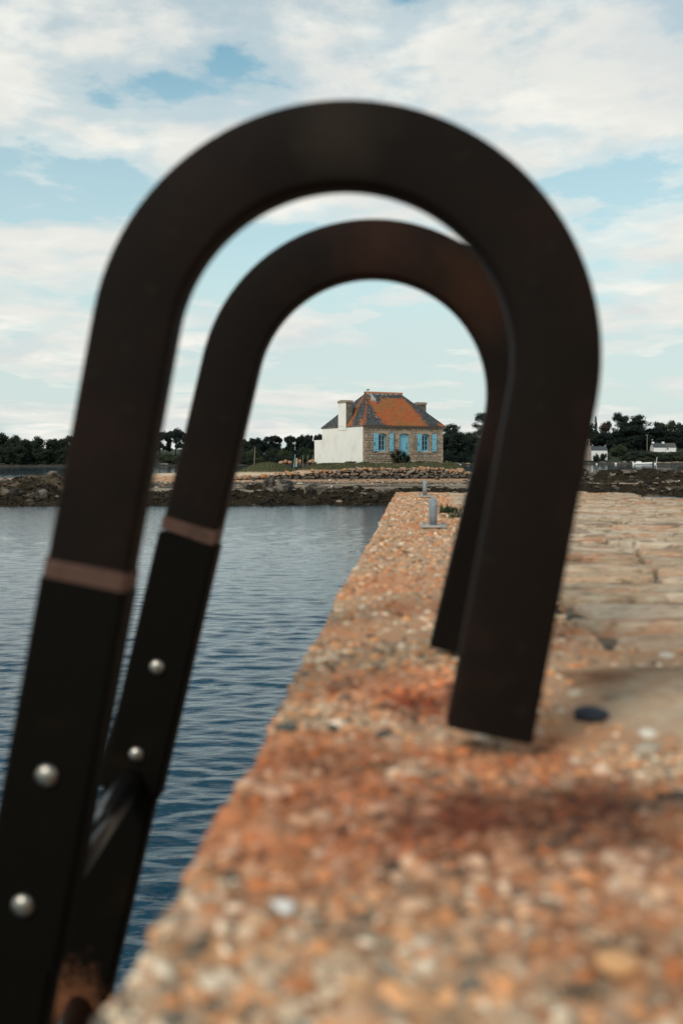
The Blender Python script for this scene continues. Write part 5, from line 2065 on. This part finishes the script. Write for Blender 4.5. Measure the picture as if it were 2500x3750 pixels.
pole(931, 1700, 934, 1636, 77, 0.028, M['pole'], 'thin grey pole standing on the grassy mound')
pole(1077, 1700, 1081, 1664, 76, 0.035, M['pole_teal'], 'leaning teal pole on the grass left of the house')
pole(1085, 1698, 1086, 1690, 76, 0.03, M['limewash'], 'short white post right beside the teal pole', 'short_post')
pole(1109, 1700, 1110, 1667, 80, 0.022, M['pole'], 'thin fence post between the teal pole and the white wall, left of three', 'fence_post')
pole(1126, 1700, 1127, 1667, 80, 0.022, M['pole'], 'thin fence post between the teal pole and the white wall, middle of three', 'fence_post')
pole(1146, 1700, 1146, 1666, 80, 0.022, M['pole'], 'thin fence post nearest the white wall', 'fence_post')
GS = [rock_mesh('rock', 400 + i, 3, 0.28, 0.7, 1.1) for i in range(3)]
for gs in GS:
    gs.materials.append(M['wall_top'])
for i, (px, py, w, h, d, lab) in enumerate(((1030, 1693, 18, 8, 78, 'pale stone on the mound, leftmost of the row by the teal pole'), (1046, 1690, 12, 9, 78, 'orange topped stone in the row left of the teal pole'),
                                            (1062, 1693, 14, 8, 78, 'flat stone in the row nearest the teal pole'), (1087, 1688, 9, 16, 79, 'upright stone behind the teal pole'),
                                            (1099, 1690, 9, 10, 79, 'small upright stone right of the teal pole'), (1140, 1692, 20, 14, 81, 'pale stone heap beside the white wall'))):
    p = U(px, py, d)
    sx, sz = w / LENS_PX * d / 2, h / LENS_PX * d / 2
    o = link('rock', GS[i % 3], None, None, (p.x, p.y, p.z), (0, 0, i), (sx, sx, sz * 1.3))
    tag(o, lab, 'rock', 'loose stones on the mound')

# ================================================================== FAR SHORE THINGS
M['far_white'] = mat('far_white', (0.76, 0.74, 0.69), 0.9)
M['far_slate'] = mat('far_slate', (0.055, 0.062, 0.068), 0.8)
M['far_slate2'] = mat('far_slate_brown', (0.085, 0.078, 0.072), 0.8)
M['far_stone'] = mat('far_stone', (0.36, 0.28, 0.23), 0.9, layers=[(1.2, 0.45, 0.6, (0.25, 0.2, 0.17), 0.7)])


def gabled(root, x0, x1, y0, y1, z0, ze, zr, wm, rm, parts=('wall', 'roof')):
    w = MB()
    w.box(x0, x1, y0, y1, z0, ze)
    ym = (y0 + y1) / 2
    for x in (x0 + 0.01, x1 - 0.16):
        w.prism([(x, y0, ze), (x, y1, ze), (x, ym, zr - 0.1)], (0.15, 0, 0))
    w.build(parts[0], wm, root)
    r = MB()
    o = 0.25
    th = 0.12
    r.prism([(x0 - o, y0 - o, ze - 0.12), (x0 - o, ym, zr), (x0 - o, y1 + o, ze - 0.12), (x0 - o, y1 + o, ze - 0.12 - th), (x0 - o, ym, zr - th), (x0 - o, y0 - o, ze - 0.12 - th)], (x1 - x0 + 2 * o, 0, 0))
    return r.build(parts[1], rm, root)


def build_cottage():
    d = 484
    p = U(2433, 1648.5, d)
    k = d / LENS_PX
    root = empty('white_cottage', (p.x, d, p.z), 0.0)
    tag(root, 'long low white cottage with grey slate roof on the right bank', 'cottage')
    L = 82 * k
    hw, hr = 12.5 * k, 27 * k
    x0 = -L / 2
    xm = x0 + L * 0.53
    rf = gabled(root, x0, xm - 0.01, 0, 6, -1.5, hw, hr, M['far_white'], M['far_slate'])
    gabled(root, xm + 0.27, x0 + L, 0.2, 6, -1.5, hw - 0.02, hr - 0.05, M['far_white'], M['far_slate2'])
    for x in (x0 + 0.45, xm - 0.35):
        MB().box(x - 0.5, x + 0.5, 2.4, 3.6, hr - 0.7, hr + 0.55).build('chimney', M['far_white'], root)
    wn_ = MB().box(xm + 0.7, xm + 1.45, 0.15, 0.19, 0.15, 1.15).build('window', M['blue'], root)
    MB().box(xm + 0.8, xm + 1.35, 0.12, 0.148, 0.25, 1.05).build('pane', M['pane'], wn_)
    MB().box(x0 + 0.3, xm - 0.4, -0.04, -0.002, hw - 0.42, hw - 0.30).build('gutter', M['far_slate'], root)


build_cottage()


def build_chapel():
    d = 461
    k = d / LENS_PX
    p = U(2160, 1675, d)
    root = empty('chapel', (p.x, d, p.z))
    tag(root, 'small white chapel with slate roof and stone bell gable beside the ladder leg', 'chapel')
    L = 62 * k
    hw, hr = 28 * k, 41 * k
    gabled(root, 0.3, L, 0, 7, -1.5, hw, hr, M['far_white'], M['far_slate'])
    # stone west front with bell arch on top
    mb = MB()
    w = 14 * k
    mb.box(-w, 0.28, -0.3, 7.3, -1.5, hr + 0.2)
    mb.build('stone_front', M['far_stone'], root)
    bx0, bx1 = -10.5 * k, 2.6 * k
    zb, zt = hr + 0.21, 68 * k
    bell = MB()
    n = 8
    ax0, ax1 = bx0 + 0.48, bx1 - 0.48
    sp = zb + (zt - zb) * 0.62
    bell.box(bx0, ax0, 2.6, 4.4, zb, zt - 0.35)
    bell.box(ax1, bx1, 2.6, 4.4, zb, zt - 0.35)
    for i in range(n):
        xa = ax0 + (ax1 - ax0) * i / n
        xb = ax0 + (ax1 - ax0) * (i + 1) / n

        def az(x):
            t = (x - (ax0 + ax1) / 2) / ((ax1 - ax0) / 2)
            return sp + 0.6 * math.sqrt(max(0, 1 - t * t))
        bell.add([(xa, 2.6, az(xa)), (xb, 2.6, az(xb)), (xb, 4.4, az(xb)), (xa, 4.4, az(xa)), (xa, 2.6, zt - 0.35), (xb, 2.6, zt - 0.35), (xb, 4.4, zt - 0.35), (xa, 4.4, zt - 0.35)],
                 [(0, 1, 5, 4), (3, 7, 6, 2), (0, 3, 2, 1), (4, 5, 6, 7)])
    bell.box(bx0 - 0.1, bx1 + 0.1, 2.5, 4.5, zt - 0.349, zt)
    bell.build('bell_gable', M['far_stone'], root)
    MB().box(L - 0.35, L + 0.2, 3.3, 3.7, hr - 0.1, hr + 0.5).build('gable_cross', M['far_stone'], root)


build_chapel()


def build_far_gable():
    d = 396
    p = U(966, 1663, d)
    k = d / LENS_PX
    root = empty('far_house', (p.x, d, p.z - 1.0))
    tag(root, 'white house gable showing through the trees below the pines', 'house')
    gabled(root, -4.5 * k, 4.5 * k, 0, 5, -0.5, 1.0 + 4 * k, 1.0 + 10 * k, M['far_white'], M['far_white'])


build_far_gable()
pole(2367, 1648, 2368, 1592, 470, 0.16, M['pole'], 'tall thin pole left of the white cottage', 'utility_pole')


def build_boat():
    d = 2.0 * LENS_PX / (1702.3 - 1685)
    k = d / LENS_PX
    p = U(2352, 1702.3, d)
    root = empty('motor_boat', (p.x, d, 0.0), 0.0)
    tag(root, 'white open motor boat moored on the channel by the right shore', 'boat')
    L = 68 * k
    mw = mat('boat_white', (0.80, 0.79, 0.75), 0.35)
    mg = mat('boat_grey', (0.20, 0.21, 0.22), 0.5)
    # hull: stations from stern (left) to bow (right)
    n = 12
    v, f = [], []
    for i in range(n + 1):
        t = i / n
        x = -L / 2 + L * t
        bw = 1.15 * (1 - max(0, (t - 0.45) / 0.55) ** 2.2)
        sheer = 0.80 + 0.42 * t ** 1.6
        keel = -0.35 + 0.75 * max(0, (t - 0.72) / 0.28) ** 2
        pts = [(0, keel), (bw * 0.62, keel * 0.4 + 0.02 * t), (bw * 0.92, 0.28 + 0.25 * t), (bw, sheer)]
        ring = [(-y, z) for y, z in reversed(pts)] + [(y, z) for y, z in pts[1:]]
        v += [(x, y, z) for y, z in ring]
    m_ = 7
    for i in range(n):
        for j in range(m_ - 1):
            f.append((i * m_ + j, i * m_ + j + 1, (i + 1) * m_ + j + 1, (i + 1) * m_ + j))
        f.append((i * m_ + m_ - 1, i * m_, (i + 1) * m_, (i + 1) * m_ + m_ - 1))
    f.append(tuple(range(m_))[::-1])
    link('hull', mesh('hull', v, f, True), mw, root)
    c = MB()
    c.prism([(-L * .38, -0.62, 0.86), (-L * .05, -0.62, 0.90), (-L * .12, -0.55, 1.42), (-L * .34, -0.55, 1.40)], (0, 1.2, 0))
    c.build('console', mw, root, bevel=0.05)
    MB().prism([(-L * .10, -0.6, 0.95), (-L * .02, -0.6, 0.95), (-L * .13, -0.58, 1.5)], (0, 1.2, 0)).build('windscreen', mg, root)
    e = MB()
    e.prism([(-L * .545, -0.25, -0.3), (-L * .505, -0.25, -0.3), (-L * .50, -0.25, 0.9), (-L * .49, -0.25, 1.35), (-L * .56, -0.25, 1.3), (-L * .565, -0.25, 0.9)], (0, 0.5, 0))
    e.build('outboard_engine', mw, root, bevel=0.04)


build_boat()
M['buoy'] = mat('buoy_white', (0.78, 0.77, 0.74), 0.5)


def buoy(px, py, r_px, label):
    d = 2.0 * LENS_PX / (py - 1685)
    r = r_px / LENS_PX * d
    p = U(px, py, d)
    root = empty('mooring_buoy', (p.x, d, 0))
    tag(root, label, 'buoy', 'white mooring buoys')
    prof = [(r * math.sin(a), r * 0.55 - r * math.cos(a)) for a in np.linspace(0.15, math.pi - 0.15, 9)]
    MB().lathe(prof, 12).build('float', M['buoy'], root, True)
    MB().lathe([(r * .25, 0), (r * .2, r * .35), (r * .08, r * .4)], 8, (0, 0, r * 1.5)).build('eye', M['buoy'], root)


buoy(2183, 1702, 3.2, 'white buoy nearest the outer ladder leg')
buoy(2253, 1701.5, 4.0, 'white buoy between the chapel and the boat')
buoy(2397, 1702, 4.2, 'white buoy by the leaning stake right of the boat')
buoy(2383.5, 1701.6, 1.8, 'tiny buoy just off the boat bow')
buoy(1684, 1705, 3.4, 'white buoy right of the stone house')
pole(2400, 1703, 2404, 1673, 420, 0.12, M['limewash'], 'leaning white stake in the water right of the boat', 'channel_stake')


def build_dinghy():
    d = 2.0 * LENS_PX / 20.0
    k = d / LENS_PX
    p = U(1652, 1704, d)
    root = empty('grey_barge', (p.x, d, 0))
    tag(root, 'grey oyster barge afloat beyond the right corner of the house', 'boat')
    L = 58 * k
    mg = mat('barge_grey', (0.30, 0.30, 0.28), 0.7)
    mb = MB()
    mb.prism([(-L / 2, -1.1, -0.2), (L / 2 - 0.6, -1.1, -0.2), (L / 2, -1.1, 0.75), (-L / 2, -1.1, 0.70)], (0, 2.2, 0))
    mb.build('hull', mg, root, bevel=0.05)
    r = MB()
    for x in np.linspace(-L / 2 + 0.2, L / 2 - 0.3, 8):
        r.tube([(x, -1.0, 0.7), (x, -1.0, 1.0)], 0.03, 6)
    r.tube([(-L / 2 + 0.2, -1.0, 1.0), (L / 2 - 0.3, -1.0, 1.0)], 0.03, 6)
    r.build('railing', mg, root)
    MB().prism([(-L / 2 + 0.8, -0.5, 0.72), (-L / 2 + 1.35, -0.5, 0.72), (-L / 2 + 1.1, -0.5, 1.75)], (0, 0.5, 0)).build('mast', M['far_white'], root)
    MB().box(L * .28, L * .42, -0.7, 0.5, 0.73, 1.25).build('engine_box', M['pane'], root, bevel=0.05)


build_dinghy()
# pale rocks along the mainland waterline
RS = [rock_mesh('shore_rock', 500 + i, 2, 0.3, 0.7, 1.1) for i in range(4)]
M['shore_rock'] = mat('shore_rock', rnd=[(0.12, 0.10, 0.08), (0.30, 0.23, 0.17), (0.08, 0.07, 0.06), (0.22, 0.18, 0.14)], rough=0.95)
for s in RS:
    s.materials.append(M['shore_rock'])
r9 = random.Random(99)
spots = sorted((r9.uniform(2150, 2498), r9.uniform(2, 11)) for i in range(20)) + sorted((r9.uniform(1690, 1722), r9.uniform(2, 9)) for i in range(6)) + sorted((r9.uniform(590, 645), r9.uniform(2, 6)) for i in range(4))
seen = {}
for i, (px, dy) in enumerate(spots):
    g = land_pt(px, dy)
    s = r9.uniform(0.25, 0.8)
    o = link('shore_rock', RS[i % 4], None, None, g + Vector((0, 0, s * 0.15)), (0, 0, r9.uniform(0, 6)), (s * r9.uniform(1, 2.0), s, s * r9.uniform(0.5, 0.8)))
    area = 'right shore below the cottage' if px > 2000 else ('shore right of the stone house' if px > 1600 else 'far shore between the ladder rails')
    seen[area] = seen.get(area, -1) + 1
    tag(o, '%s small rock from the left on the %s' % (ORD[seen[area]], area), 'rock', 'rocks on the ' + area)
